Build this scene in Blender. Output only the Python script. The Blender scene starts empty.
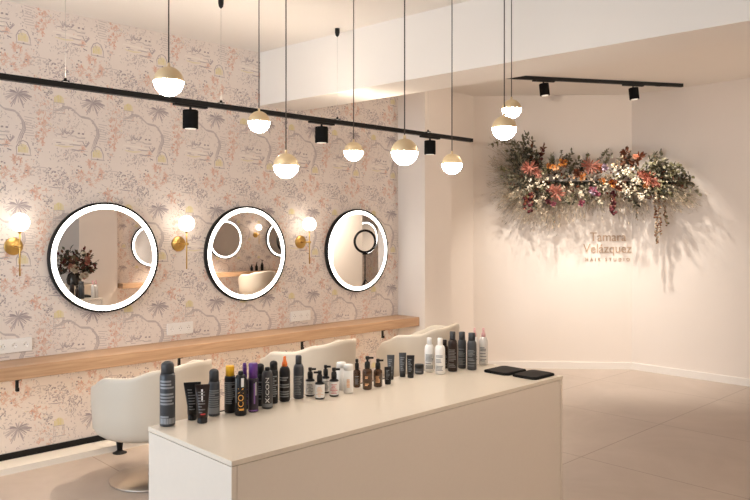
import bpy, bmesh, math, random
from mathutils import Vector, Matrix
PI = math.pi
C = bpy.context.scene.collection
scn = bpy.context.scene

# ------------------------------------------------------------------ camera
H = 1.55
F = 724.5
VY = 229.6
YAW = math.radians(46.104)
cd = bpy.data.cameras.new('camera'); cam = bpy.data.objects.new('camera', cd); C.objects.link(cam)
cam.location = (0, 0, H); cam.rotation_euler = (PI/2, 0, YAW)
cd.sensor_width = 36; cd.lens = 36*F/750; cd.shift_y = -(250-VY)/750
cd.clip_start = .05
scn.camera = cam
scn.view_settings.view_transform = 'Standard'
scn.view_settings.look = 'None'
scn.view_settings.gamma = 1
scn.view_settings.use_curve_mapping = False
scn.view_settings.exposure = 1.0
# ------------------------------------------------------------------ world, daylight
w = bpy.data.worlds.new('world'); scn.world = w; w.use_nodes = True
w.node_tree.nodes['Background'].inputs[0].default_value = (.80, .90, 1, 1)
w.node_tree.nodes['Background'].inputs[1].default_value = 1.0

def area(name, loc, rot, sx, sy, power, col):
    l = bpy.data.lights.new(name, 'AREA'); l.shape = 'RECTANGLE'; l.size = sx; l.size_y = sy
    l.energy = power; l.color = col
    o = bpy.data.objects.new(name, l); C.objects.link(o); o.location = loc; o.rotation_euler = rot
    return o
area('daylight_window', (-3.25, -2.95, 1.5), (PI/2, 0, 0), 3.3, 2.5, 64, (.78, .90, 1))
# ------------------------------------------------------------------ maths
FW = Vector((-math.sin(YAW), math.cos(YAW), 0)); RT = Vector((math.cos(YAW), math.sin(YAW), 0))
def ray(px):
    return FW + RT*((px-375)/F)
def at(px, py, d):                       # measured picture point at a known depth -> place
    p = ray(px)*d
    return Vector((p.x, p.y, H-(py-VY)/F*d))
def lin(c):
    return tuple(((v/255)/12.92 if v/255 <= .04045 else ((v/255+.055)/1.055)**2.4) for v in c)

# ------------------------------------------------------------------ materials
def mat(name, col, rough=.5, metal=0., var=0., scale=20., spec=.5, bump=0., bscale=200., coat=0.):
    m = bpy.data.materials.new(name); m.use_nodes = True
    n = m.node_tree.nodes; l = m.node_tree.links; b = n['Principled BSDF']
    c = (*col, 1)
    b.inputs['Base Color'].default_value = c
    b.inputs['Roughness'].default_value = rough; b.inputs['Metallic'].default_value = metal
    b.inputs['Specular IOR Level'].default_value = spec
    b.inputs['Coat Weight'].default_value = coat
    tc = n.new('ShaderNodeTexCoord')
    nz = n.new('ShaderNodeTexNoise'); nz.inputs['Scale'].default_value = scale; nz.inputs['Detail'].default_value = 4
    l.new(tc.outputs['Object'], nz.inputs['Vector'])
    if var > 0:
        mx = n.new('ShaderNodeMix'); mx.data_type = 'RGBA'
        mx.inputs[6].default_value = tuple(min(1, v*(1-var)) for v in col)+(1,)
        mx.inputs[7].default_value = tuple(min(1, v*(1+var)) for v in col)+(1,)
        l.new(nz.outputs['Fac'], mx.inputs[0]); l.new(mx.outputs[2], b.inputs['Base Color'])
    if bump > 0:
        nb = n.new('ShaderNodeTexNoise'); nb.inputs['Scale'].default_value = bscale; nb.inputs['Detail'].default_value = 3
        l.new(tc.outputs['Object'], nb.inputs['Vector'])
        bp = n.new('ShaderNodeBump'); bp.inputs['Strength'].default_value = bump; bp.inputs['Distance'].default_value = .002
        l.new(nb.outputs['Fac'], bp.inputs['Height']); l.new(bp.outputs['Normal'], b.inputs['Normal'])
    return m
def emit(name, col, s):
    m = bpy.data.materials.new(name); m.use_nodes = True
    b = m.node_tree.nodes['Principled BSDF']
    b.inputs['Base Color'].default_value = (.9, .9, .88, 1)
    b.inputs['Emission Color'].default_value = (*col, 1); b.inputs['Emission Strength'].default_value = s
    return m
WARM = (1, .86, .70)
M = {}
M['plaster'] = mat('plaster', (.80, .73, .675), .85, var=.015, scale=3, bump=.05, bscale=150, spec=.25)
M['ceiling'] = mat('ceiling_paint', (.83, .78, .73), .9, var=.01, scale=3, spec=.2)
M['skirt'] = mat('white_skirting', (.82, .78, .74), .45)
M['plinth'] = mat('plinth_white', (.78, .74, .68), .5)
M['black'] = mat('black_metal', (.008, .0075, .0075), .5, spec=.25)
M['blackmatte'] = mat('black_matte', (.007, .0068, .007), .85, spec=.12)
M['paper'] = mat('wallpaper_ground', (.775, .695, .645), .85, var=.04, scale=2.5, spec=.2)
M['lav'] = mat('print_lavender', (.46, .395, .40), .85, spec=.2)
M['lavlight'] = mat('print_pale_lavender', (.56, .49, .475), .85, spec=.2)
M['grey'] = mat('print_grey', (.36, .31, .32), .85, spec=.2)
M['coral'] = mat('print_coral', (.68, .41, .32), .85, spec=.2)
M['corall'] = mat('print_pale_coral', (.71, .52, .44), .85, spec=.2)
M['yellow'] = mat('print_yellow', (.72, .63, .36), .85, spec=.2)
M['yellowl'] = mat('print_pale_yellow', (.74, .655, .47), .85, spec=.2)
M['cream'] = mat('print_cream', (.82, .75, .69), .85, spec=.2)
M['counter'] = mat('counter_laminate', (.72, .64, .56), .32, var=.02, scale=60)
M['countertop'] = mat('countertop_solid_surface', (.72, .635, .535), .28, var=.03, scale=140)
M['brass'] = mat('brushed_brass', (.62, .40, .13), .30, 1.0, var=.06, scale=60)
M['capbrass'] = mat('satin_gold', (.74, .58, .36), .5, .55)
M['mirror'] = mat('mirror_glass', (.92, .92, .92), .0, 1.0)
M['ring'] = emit('mirror_led', (1, .95, .88), 3.0)
M['globe'] = emit('opal_globe_lit', (1, .90, .76), 3.2)
M['bulb'] = emit('pendant_glass_lit', (1, .89, .75), 32.0)
M['led'] = emit('warm_led', (1, .87, .72), 20.0)
M['ledlow'] = emit('shelf_led', (1, .78, .52), 11.0)
M['lens'] = emit('spot_lens', (1, .88, .72), .22)
M['cable'] = mat('dark_cable', (.06, .045, .04), .6)
M['wire'] = mat('steel_wire', (.55, .52, .48), .4, .6)
M['vinyl'] = mat('cream_vinyl', (.56, .505, .43), .45, var=.02, scale=8, bump=.06, bscale=400)
M['chrome'] = mat('brushed_steel', (.55, .50, .45), .42, 1.0)
M['socket'] = mat('white_plastic', (.88, .86, .84), .35)
M['letter'] = mat('bronze_letters', (.50, .36, .26), .5, .1)

def oak():
    m = bpy.data.materials.new('oak'); m.use_nodes = True
    n = m.node_tree.nodes; l = m.node_tree.links; b = n['Principled BSDF']
    tc = n.new('ShaderNodeTexCoord'); mp = n.new('ShaderNodeMapping'); mp.inputs['Scale'].default_value = (26, 1.3, 26)
    nz = n.new('ShaderNodeTexNoise'); nz.inputs['Scale'].default_value = 2.2; nz.inputs['Detail'].default_value = 6; nz.inputs['Distortion'].default_value = .6
    cr = n.new('ShaderNodeValToRGB'); cr.color_ramp.elements[0].position = .3; cr.color_ramp.elements[1].position = .75
    cr.color_ramp.elements[0].color = (.40, .235, .135, 1); cr.color_ramp.elements[1].color = (.55, .355, .215, 1)
    l.new(tc.outputs['Object'], mp.inputs[0]); l.new(mp.outputs[0], nz.inputs['Vector']); l.new(nz.outputs['Fac'], cr.inputs[0])
    l.new(cr.outputs[0], b.inputs['Base Color']); b.inputs['Roughness'].default_value = .42
    return m
M['oak'] = oak()

def floor_mat():
    m = bpy.data.materials.new('concrete_tile'); m.use_nodes = True
    n = m.node_tree.nodes; l = m.node_tree.links; b = n['Principled BSDF']
    tc = n.new('ShaderNodeTexCoord'); sp = n.new('ShaderNodeSeparateXYZ'); l.new(tc.outputs['Object'], sp.inputs[0])
    def math_(op, a, bb=None):
        k = n.new('ShaderNodeMath'); k.operation = op
        for i, v in enumerate((a, bb)):
            if v is None: continue
            if isinstance(v, (int, float)): k.inputs[i].default_value = v
            else: l.new(v, k.inputs[i])
        return k.outputs[0]
    def line(o, off):
        u = math_('FRACT', math_('DIVIDE', math_('ADD', o, off), 1.2))
        e = math_('MINIMUM', u, math_('SUBTRACT', 1., u))
        return math_('LESS_THAN', e, .0028)
    g = math_('MAXIMUM', line(sp.outputs[0], 3.786+12), line(sp.outputs[1], -4.44+12))
    n1 = n.new('ShaderNodeTexNoise'); n1.inputs['Scale'].default_value = 1.1; n1.inputs['Detail'].default_value = 7; n1.inputs['Roughness'].default_value = .62
    n1.inputs['Distortion'].default_value = .5
    l.new(tc.outputs['Object'], n1.inputs['Vector'])
    cr = n.new('ShaderNodeValToRGB'); cr.color_ramp.elements[0].position = .3; cr.color_ramp.elements[1].position = .72
    cr.color_ramp.elements[0].color = (.40, .33, .28, 1); cr.color_ramp.elements[1].color = (.52, .44, .385, 1)
    l.new(n1.outputs['Fac'], cr.inputs[0])
    mx = n.new('ShaderNodeMix'); mx.data_type = 'RGBA'; l.new(g, mx.inputs[0]); l.new(cr.outputs[0], mx.inputs[6])
    mx.inputs[7].default_value = (.27, .21, .17, 1)
    l.new(mx.outputs[2], b.inputs['Base Color']); b.inputs['Roughness'].default_value = .5
    return m
M['floor'] = floor_mat()

# ------------------------------------------------------------------ mesh builder
class MB:
    def __init__(s): s.v = []; s.f = []; s.m = []; s.sm = []; s.mats = []; s.T = None
    def mi(s, m):
        if m not in s.mats: s.mats.append(m)
        return s.mats.index(m)
    def add(s, vs, fs, m, smooth=False):
        o = len(s.v)
        if s.T is not None: vs = [s.T @ Vector(p) for p in vs]
        s.v += [tuple(p) for p in vs]; k = s.mi(m)
        for f in fs: s.f.append(tuple(i+o for i in f)); s.m.append(k); s.sm.append(smooth)
        return s
    def box(s, x0, x1, y0, y1, z0, z1, m):
        vs = [(x, y, z) for z in (z0, z1) for y in (y0, y1) for x in (x0, x1)]
        return s.add(vs, [(0, 2, 3, 1), (4, 5, 7, 6), (0, 1, 5, 4), (2, 6, 7, 3), (0, 4, 6, 2), (1, 3, 7, 5)], m)
    def prism(s, pts, z0, z1, m):           # pts ccw
        n = len(pts); vs = [(x, y, z0) for x, y in pts]+[(x, y, z1) for x, y in pts]
        fs = [tuple(range(n))[::-1], tuple(range(n, 2*n))]+[(i, (i+1) % n, n+(i+1) % n, n+i) for i in range(n)]
        return s.add(vs, fs, m)
    def lathe(s, prof, m, seg=24, c=(0, 0, 0), axis='Z', smooth=True):   # prof [(r,h)], bottom to top
        vs = []; fs = []
        rings = []
        for r, h in prof:
            if r < 1e-6: rings.append([len(vs)]); vs.append((0, 0, h))
            else:
                rings.append(list(range(len(vs), len(vs)+seg)))
                vs += [(r*math.cos(2*PI*i/seg), r*math.sin(2*PI*i/seg), h) for i in range(seg)]
        for a, b in zip(rings, rings[1:]):
            for i in range(seg):
                j = (i+1) % seg
                if len(a) == 1 and len(b) == 1: continue
                if len(a) == 1: fs.append((a[0], b[j], b[i]))
                elif len(b) == 1: fs.append((a[i], a[j], b[0]))
                else: fs.append((a[i], a[j], b[j], b[i]))
        if len(rings[0]) > 1: fs.append(tuple(rings[0][::-1]))
        if len(rings[-1]) > 1: fs.append(tuple(rings[-1]))
        if axis == 'X': vs = [(h, x, y) for x, y, h in vs]
        if axis == 'Y': vs = [(y, h, x) for x, y, h in vs]
        vs = [(x+c[0], y+c[1], z+c[2]) for x, y, z in vs]
        return s.add(vs, fs, m, smooth)
    def tube(s, pts, r, m, seg=8, taper=None):
        pts = [Vector(p) for p in pts]; n = len(pts); vs = []; fs = []
        up = None
        for i, p in enumerate(pts):
            t = (pts[min(i+1, n-1)]-pts[max(i-1, 0)]).normalized()
            a = up if up is not None else (Vector((0, 0, 1)) if abs(t.z) < .9 else Vector((1, 0, 0)))
            u = (a - t*a.dot(t))
            if u.length < 1e-4: u = t.orthogonal()
            u.normalize(); up = u; q = t.cross(u)
            rr = r if taper is None else r*(1+(taper-1)*i/(n-1))
            vs += [p+u*(rr*math.cos(2*PI*k/seg))+q*(rr*math.sin(2*PI*k/seg)) for k in range(seg)]
        for i in range(n-1):
            for k in range(seg):
                kk = (k+1) % seg
                fs.append((i*seg+k, i*seg+kk, (i+1)*seg+kk, (i+1)*seg+k))
        fs.append(tuple(range(seg))[::-1]); fs.append(tuple((n-1)*seg+k for k in range(seg)))
        return s.add(vs, fs, m, True)
    def ball(s, c, r, m, seg=8, rings=6, sz=1.):
        prof = [(r*math.sin(PI*i/rings), -r*sz*math.cos(PI*i/rings)) for i in range(rings+1)]
        return s.lathe(prof, m, seg, c)
    def rbox(s, x0, x1, y0, y1, z0, z1, r, m, seg=5):   # vertical edges rounded, small top chamfer
        def ring(d, z):
            pts = []
            for cx, cy, a0 in ((x1-r, y1-r, 0), (x0+r, y1-r, PI/2), (x0+r, y0+r, PI), (x1-r, y0+r, 1.5*PI)):
                for k in range(seg+1):
                    a = a0+PI/2*k/seg; pts.append((cx+(r-d)*math.cos(a), cy+(r-d)*math.sin(a), z))
            return pts
        c = min(.3*r, .25*(z1-z0)); R = [ring(c, z0), ring(0, z0+c), ring(0, z1-c), ring(c, z1)]
        n = len(R[0]); vs = sum(R, []); fs = [tuple(range(n))[::-1], tuple(range(3*n, 4*n))]
        for a in range(3):
            for i in range(n): j = (i+1) % n; fs.append((a*n+i, a*n+j, (a+1)*n+j, (a+1)*n+i))
        return s.add(vs, fs, m)
    def obj(s, name, parent=None, loc=(0, 0, 0), bevel=0):
        me = bpy.data.meshes.new(name); me.from_pydata(s.v, [], s.f)
        for m in s.mats: me.materials.append(m)
        me.polygons.foreach_set('material_index', s.m); me.polygons.foreach_set('use_smooth', s.sm); me.update()
        o = bpy.data.objects.new(name, me); C.objects.link(o); o.location = loc
        if parent: o.parent = parent
        if bevel:
            b = o.modifiers.new('bevel', 'BEVEL'); b.width = bevel; b.segments = 2; b.limit_method = 'ANGLE'
        return o

def tag(o, label, cat, group=None):
    o['label'] = label; o['category'] = cat
    if group: o['group'] = group
    elif 'group' in o: del o['group']
    return o
def thing(name, label, cat, loc=(0, 0, 0), rz=0, group=None):
    o = bpy.data.objects.new(name, None); C.objects.link(o); o.location = loc; o.rotation_euler = (0, 0, rz)
    o.empty_display_size = .05
    return tag(o, label, cat, group)
def struct(name, mb, loc=(0, 0, 0), bevel=0):
    o = mb.obj(name, loc=loc, bevel=bevel); o['kind'] = 'structure'; return o
def dup(root, loc, rz, label, group=None):
    r = root.copy(); C.objects.link(r); r.location = loc; r.rotation_euler = (0, 0, rz)
    r['label'] = label
    if group: r['group'] = group
    for ch in list(root.children):
        c = ch.copy(); C.objects.link(c); c.parent = r
        for g in list(ch.children):
            d = g.copy(); C.objects.link(d); d.parent = c
    return r

# ------------------------------------------------------------------ setting
XW = -5.10          # wallpapered wall
XO = 2.6            # the opposite styling wall (seen in the mirrors)
ZC = 3.05
YF, YB = -3.0, 13.0
struct('floor', MB().box(-7.2, 4.2, YF-.3, YB+.2, -.1, 0, M['floor']))
struct('ceiling', MB().box(-7.2, 4.2, YF-.3, YB+.2, ZC, ZC+.1, M['ceiling']))

# wallpaper: one repeat drawn as printed strokes, half-drop lattice .50 x .74 m
def motif(seed):
    R = random.Random(seed); S = []
    q = 1/150.
    def st(pts, wd, m): S.append(([(x*q, -y*q) for x, y in pts], wd*q*1.22, m))
    def dot(x, y, r, m): st([(x-r, y), (x+r, y+R.uniform(-.5, .5)*r)], r*1.5, m)
    # yellow garden dome with its arch
    for k in range(9): st([(-4+k*1.0+R.uniform(-.4, .4), 4), (-4+k*1.0+R.uniform(-.4, .4), -1-3.5*math.sin(PI*(k+.5)/9))], 1.1, 'yellowl' if k % 3 else 'yellow')
    for k in range(8): dot(R.uniform(-3, 4), R.uniform(-3, 3), .9, 'yellow')
    st([(-6, 6), (-6.5, -1), (-4, -6), (0, -8), (4, -6), (6.5, 0), (7, 6)], .8, 'lav')
    st([(-7, 6), (8, 6.5)], 1.0, 'lavlight')
    # trunk and wavy bough with ticks
    tr = [(-5, -4), (-2, -13), (1, -20), (0, -27), (-4, -33), (-8, -37), (-18, -38), (-23, -42), (-28, -46), (-34, -46), (-40, -42), (-46, -41)]
    st(tr, 1.3, 'lavlight'); st([(x+1.3, y+.9) for x, y in tr[:11]], .7, 'lav'); st([(x-1.3, y-.7) for x, y in tr[:11]], .6, 'lav')
    for k in range(24):
        x, y = tr[k % 11]; x += R.uniform(-3, 3); y += R.uniform(-2, 2); st([(x, y), (x+R.uniform(-3, 3), y+R.uniform(-2, 3))], .6, R.choice(['lav', 'lavlight', 'grey']))
    for k in range(8): st([(1+R.uniform(0, 1), -32+k*2.6), (8+R.uniform(0, 3), -31+k*2.5)], .55, 'lavlight')
    # second garden dome on slim pillars
    bx, by = 35, -54
    for k in range(9): st([(bx-4+k+R.uniform(-.4, .4), by+4), (bx-4+k+R.uniform(-.4, .4), by-1-3*math.sin(PI*(k+.5)/9))], 1.1, 'yellowl' if k % 3 else 'yellow')
    for k in range(6): dot(bx+R.uniform(-3, 3), by+R.uniform(-3, 2), .9, 'yellow')
    for k in (-5, -2, 2, 5): st([(bx+k, by+4), (bx+k*1.05, by+15)], .7, 'cream' if abs(k) == 2 else 'lavlight')
    st([(bx-6, by+4), (bx+6, by+4.5)], .7, 'lavlight'); st([(bx-6, by+15), (bx+7, by+15)], .8, 'lavlight')
    for k in range(40): dot(bx+R.gauss(-11, 3), by+R.gauss(-4, 4), R.uniform(.4, .8), R.choice(['lav', 'lavlight', 'grey', 'lavlight']))
    for k in range(46):
        a = R.uniform(0, 2*PI); r = math.sqrt(R.random()); cx = -24+9*r*math.cos(a); cy = -72+8*r*math.sin(a); b = R.uniform(0, PI)
        st([(cx, cy), (cx+1.8*math.cos(b), cy+1.8*math.sin(b))], R.uniform(.6, 1.), R.choice(['lavlight', 'lav', 'lav', 'grey']))
    for k in range(9):
        cx = R.uniform(8, 26); cy = R.uniform(-74, -62)
        for j in range(6): b = R.uniform(0, 2*PI); L = R.uniform(2, 4); st([(cx, cy), (cx+L*math.cos(b), cy+L*math.sin(b))], .7, R.choice(['coral', 'corall', 'corall']))
    # shrubs left of the dome
    for k in range(9): a = R.uniform(-2.4, -.7); st([(-12, -6), (-12+6*math.cos(a), -6+7*math.sin(a))], .55, 'grey' if k % 4 == 0 else 'lav')
    for k in range(9): a = R.uniform(0, 2*PI); st([(-16, -4), (-16+4*math.cos(a), -4+4*math.sin(a))], .6, 'corall' if k % 2 else 'coral')
    st([(-15, 1), (-11, 2.5)], .9, 'grey')
    for k in range(30): dot(R.gauss(12, 3), R.gauss(-2, 6), R.uniform(.4, .8), R.choice(['lav', 'lavlight', 'lavlight']))
    # lake scene under the bough
    for k in range(26):
        x = R.uniform(-44, -14); y = R.choice([-19, -17, -15, -12, -8, -5, -2])+R.uniform(-.8, .8)
        st([(x, y), (x+R.uniform(3, 9), y+R.uniform(-.5, .7))], R.uniform(.45, .8), R.choice(['lav', 'lavlight', 'lavlight', 'cream']))
    st([(-46, -12), (-30, -11), (-18, -9)], 2.2, 'cream'); st([(-44, -6), (-34, -5), (-25, -6)], 1.4, 'yellowl')
    st([(-27, -3), (-20, -1.8), (-14, -3)], 1.2, 'lav')
    for x in (-32, -28, -36): 
        for k in range(5): a = R.uniform(-2.6, -.5); st([(x, -18), (x+5*math.cos(a), -18+6*math.sin(a))], .5, 'lav')
    for k in range(4): dot(-17+R.uniform(-3, 3), -20, .9, 'grey')
    # tall coral branch
    x = 20; y = -5
    pts = [(x, y)]
    for k in range(9): x += R.uniform(-2, 2); y -= 4; pts.append((x, y))
    st(pts, .8, 'corall')
    for k in range(46):
        bx, by = pts[R.randrange(len(pts))]; a = R.uniform(0, 2*PI); r0 = R.uniform(2, 7); cx = bx+r0*math.cos(a); cy = by+.8*r0*math.sin(a)
        for j in range(3): b = a+R.uniform(-1, 1); st([(cx, cy), (cx+2.6*math.cos(b), cy+2.6*math.sin(b))], .7, R.choice(['coral', 'corall', 'corall']))
    # drooping palm burst
    for k in range(40):
        a = -PI/2+R.choice((-1, 1))*R.uniform(.1, 2.2); L = R.uniform(9, 14)
        p = [(-5+L*s*math.cos(a), -54+L*s*math.sin(a)*.6+3.2*s*s*abs(math.cos(a))) for s in (.05, .35, .7, 1)]
        st(p, .75, R.choice(['lav', 'lav', 'lavlight', 'grey']))
    for k in range(12): a = R.uniform(.4, PI-.4); L = R.uniform(8, 17); st([(-5, -54), (-5+L*.7*math.cos(a), -54+L*math.sin(a))], .6, 'lav')
    # leafy cluster
    for k in range(85):
        a = R.uniform(0, 2*PI); r = math.sqrt(R.random()); cx = 32+13*r*math.cos(a); cy = 26+11*r*math.sin(a)
        b = R.uniform(0, PI); st([(cx, cy), (cx+1.8*math.cos(b), cy+1.8*math.sin(b))], R.uniform(.6, 1.1), R.choice(['lavlight', 'lav', 'lav', 'grey']) if R.random() > .1 else 'cream')
    st([(24, 37), (32, 38), (40, 37.5)], .9, 'lav')
    for k in range(40):
        cx = R.gauss(14, 4); cy = R.gauss(20, 5); st([(cx, cy), (cx+R.uniform(-1.5, 1.5), cy+R.uniform(-1.5, 1.5))], .8, 'lavlight')
    # coral blossom spray
    for k in range(15):
        cx = R.uniform(-22, 6); cy = R.uniform(8, 34)
        for j in range(7): b = R.uniform(0, 2*PI); L = R.uniform(2, 4.5); st([(cx, cy), (cx+L*math.cos(b), cy+L*math.sin(b))], .75, R.choice(['coral', 'corall', 'corall']))
    for k in range(10): dot(R.uniform(-22, 6), R.uniform(5, 34), .8, 'grey')
    # fine sketchy undergrowth filling the ground between the motifs
    for cx0, cy0, sx, sy, nn, ms in ((-30, 4, 9, 5, 60, ('lavlight', 'lavlight', 'lav')), (14, -22, 7, 9, 45, ('lavlight', 'cream', 'lavlight')), (-26, -30, 9, 6, 45, ('lavlight', 'cream', 'lavlight')),
                                    (-2, 22, 8, 6, 40, ('corall', 'lavlight')), (30, -34, 7, 9, 50, ('lavlight', 'corall', 'lavlight')), (-30, 32, 9, 8, 60, ('lavlight', 'lav', 'corall')), (8, 44, 10, 6, 50, ('lavlight', 'lav', 'cream')),
                                    (20, -48, 8, 6, 40, ('corall', 'lavlight')), (-24, -62, 8, 6, 40, ('lavlight', 'lav'))):
        for k in range(int(nn*1.7)):
            cx = R.gauss(cx0, sx); cy = R.gauss(cy0, sy); b = R.uniform(0, 2*PI); L = R.uniform(1, 3)
            st([(cx, cy), (cx+L*.6*math.cos(b+.5), cy+L*.6*math.sin(b+.5)), (cx+L*math.cos(b), cy+L*math.sin(b))], R.uniform(.4, .8), R.choice(ms))
    # ground lines and scattered sprigs
    st([(6, 19), (14, 17.5), (22, 18), (24, 24), (26, 32)], .6, 'lavlight')
    for k in range(60):
        cx = R.uniform(-36, 36); cy = R.uniform(-52, 52); b = R.uniform(0, PI)
        st([(cx, cy), (cx+2.2*math.cos(b), cy+2.2*math.sin(b))], .6, R.choice(['lavlight', 'corall', 'cream', 'lavlight', 'yellowl']))
    return S
MOT = motif(7)
PZ = .74; PU = .5
def wallpaper(mb, u0, u1, z0, z1, place, ua, za, umin):
    """prints every repeat of the pattern between u0..u1 and z0..z1; place(u, z, offset) -> point"""
    R = random.Random(3)
    for j in range(-6, 7):
        for h in (0,):
            for i in range(-30, 40):
                ou = ua+i*PU+h*PU/2; oz = za+j*PZ-h*PZ/2
                if ou < umin-.4 or ou > u1+.4 or oz < z0-.5 or oz > z1+.5: continue
                for k, (pts, wd, m) in enumerate(MOT):
                    P = [(ou+x, oz+y) for x, y in pts]
                    if any(not (u0+.004 < a < u1-.004 and z0+.004 < b < z1-.004) for a, b in P): continue
                    off = .0004+.0008*((k*37) % 101)/101
                    n = len(P); vs = []
                    for a in range(n):
                        x0, y0 = P[max(a-1, 0)]; x1, y1 = P[min(a+1, n-1)]
                        dx, dy = x1-x0, y1-y0; L = math.hypot(dx, dy) or 1
                        wq = wd/2*(.45 if a in (0, n-1) and n > 2 else 1)
                        ex, ey = -dy/L*wq, dx/L*wq
                        vs.append(place(P[a][0]+ex, P[a][1]+ey, off)); vs.append(place(P[a][0]-ex, P[a][1]-ey, off))
                    mb.add(vs, [(2*a, 2*a+2, 2*a+3, 2*a+1) for a in range(n-1)], M[m])
YP = 5.23
mb = MB().box(XW-.15, XW, YF, YP+.35, 0, ZC, M['paper'])
wallpaper(mb, YF, YP, .08, ZC, lambda u, z, o: (XW+o, u, z), 1.656, 2.83, .6)
struct('wall_left', mb)
mb = MB().box(XO, XO+.15, 4.95, YB, 0, ZC, M['paper'])
wallpaper(mb, 4.95, YB, .08, ZC, lambda u, z, o: (XO-o, u, z), 6.1, 2.83, 4.95)
struct('wall_opposite', mb)
struct('wall_pillar', MB().box(XW-.05, -4.735, YP, 5.62, 0, ZC, M['plaster']))
struct('wall_alcove', MB().box(XW-.15, XW, 5.62, 6.5, 0, ZC, M['plaster']))
# diagonal wall, from the alcove to the corner; right wall from the corner on
W0 = Vector((-3.82, 7.632, 0)); DA = Vector((-.7315, -.682, 0)).normalized(); DN = Vector((-DA.y, DA.x, 0))
if DN.x < 0: DN = -DN
E = W0+DA*2.3
def quad_wall(a, b, n, th, z0, z1, m):
    mb = MB(); p = [a, b, b-n*th, a-n*th]; q = [(v.x, v.y) for v in p]
    ar = sum(q[i][0]*q[(i+1) % 4][1]-q[(i+1) % 4][0]*q[i][1] for i in range(4))
    if ar < 0: q = q[::-1]
    return mb.prism(q, z0, z1, m)
struct('wall_back', quad_wall(E, W0, DN, .15, 0, ZC, M['plaster']))
XR = -2.25
struct('wall_right', MB().box(-3.82, XR, 7.632, 7.78, 0, ZC, M['plaster']))
struct('wall_passage', MB().box(XR-.15, XR, 7.78, YB, 0, ZC, M['plaster']))
struct('wall_partition', MB().box(1.9, XO, 10.3, 11.17, 0, ZC, M['plaster']))
struct('wall_far', MB().box(XR-.15, XO+.15, YB, YB+.15, 0, ZC, M['plaster']))
struct('wall_column', MB().box(XO-.1, XO+1.2, 4.3, 4.95, 0, ZC, M['plaster']))
struct('wall_side', MB().box(3.7, 3.85, YF, 4.3, 0, ZC, M['plaster']))
mb = MB()
mb.box(-5.25, 3.85, YF-.15, YF, 0, .25, M['plaster']).box(-5.25, 3.85, YF-.15, YF, 2.75, ZC, M['plaster'])
mb.box(-5.25, -4.95, YF-.15, YF, .25, 2.75, M['plaster']).box(-1.55, 3.85, YF-.15, YF, .25, 2.75, M['plaster'])
struct('wall_front', mb)
mb = MB()
for x in (-4.95, -3.285, -1.62): mb.box(x, x+.07, YF-.11, YF-.04, .25, 2.75, M['black'])
mb.box(-4.95, -1.55, YF-.11, YF-.04, .25, .32, M['black']).box(-4.95, -1.55, YF-.11, YF-.04, 2.68, 2.75, M['black'])
struct('window_1', mb)
# dropped beam
yb = lambda x: 3.555+.0855*(x-XW)
struct('ceiling_beam', MB().prism([(XW, yb(XW)), (3.7, yb(3.7)), (3.7, yb(3.7)+.42), (XW, yb(XW)+.42)], 2.60, ZC, M['ceiling']))
# skirtings and the plinth
struct('baseboard_back', quad_wall(E+DN*.014, W0+DN*.014-DA*(-.006), DN, .014, 0, .075, M['skirt']))
struct('baseboard_right', MB().box(-3.815, XR, 7.618, 7.632, 0, .075, M['skirt']))
struct('trim_1', MB().box(XW, -4.907, YF, YP, 0, .041, M['plinth']))
struct('baseboard_left', MB().box(XW, XW+.012, YF, YP, .041, .082, M['black']))

# ------------------------------------------------------------------ styling ledge
def ledge(x0, x1, y0, y1, label):
    t = thing('wall_shelf', label, 'shelf', (0, 0, 0))
    MB().box(x0, x1, y0, y1, .61, .694, M['oak']).obj('shelf_board', t, bevel=.003)
    return t
sh = ledge(XW, -4.807, YF+.2, YP-.002, 'long thick oak styling shelf along the patterned wall')
MB().box(XW+.235, XW+.25, .3, YP-.1, .6075, .61, M['ledlow']).obj('led_strip', sh)['label'] = 'warm lit strip'
sho = ledge(XO-.293, XO, 4.97, 10.28, 'oak shelf of the opposite styling wall, seen only in the mirrors')
# hooks under the shelf front
hk = None
HOOKL = ['small black hook under the shelf, nearest the left edge of the photo',
         'small black hook under the shelf, behind the nearest cream chair',
         'small black hook under the shelf, above the middle cream chair',
         'small black hook under the shelf, left of the farthest cream chair']
for i, (px, xx) in enumerate(((17, -4.83), (179, -4.83), (302, -4.83), (382.5, -4.83))):
    r = ray(px); y = r.y*xx/r.x
    if hk is None:
        hk = thing('shelf_hook', HOOKL[0], 'hook', (xx, y, .61), group='hooks under the shelf')
        MB().box(-.008, .008, -.008, .008, -.065, -.006, M['black']).box(-.012, .012, -.008, .024, -.006, 0, M['black']).obj('hook_stem', hk)
        MB().box(-.008, .020, -.008, .008, -.073, -.065, M['black']).box(.014, .020, -.008, .008, -.065, -.05, M['black']).obj('hook_tip', hk)
    else: dup(hk, (xx, y, .61), 0, HOOKL[i])

# ------------------------------------------------------------------ round mirrors
def make_mirror(label, loc, rz, group):
    t = thing('round_mirror', label, 'mirror', loc, rz, group)
    R = .392; D = .042
    MB().lathe([(R-.03, 0), (R, 0), (R, D), (R-.014, D), (R-.014, D-.003)], M['black'], 72, axis='X').obj('frame', t)
    # frosted lit ring and mirror glass, both just inside the frame
    def annulus(r0, r1, x, m):
        mb = MB(); n = 72; vs = []
        for i in range(n):
            a = 2*PI*i/n; vs += [(x, r0*math.cos(a), r0*math.sin(a)), (x, r1*math.cos(a), r1*math.sin(a))]
        mb.add(vs, [(2*i, 2*i+1, 2*((i+1) % n)+1, 2*((i+1) % n)) for i in range(n)], m); return mb
    annulus(.344, R-.0145, D-.0015, M['ring']).obj('light_ring', t)
    mb = MB(); n = 72
    mb.add([(D-.001, .3442*math.cos(2*PI*i/n), .3442*math.sin(2*PI*i/n)) for i in range(n)], [tuple(range(n))], M['mirror'])
    mb.obj('mirror_glass', t)
    return t
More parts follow.
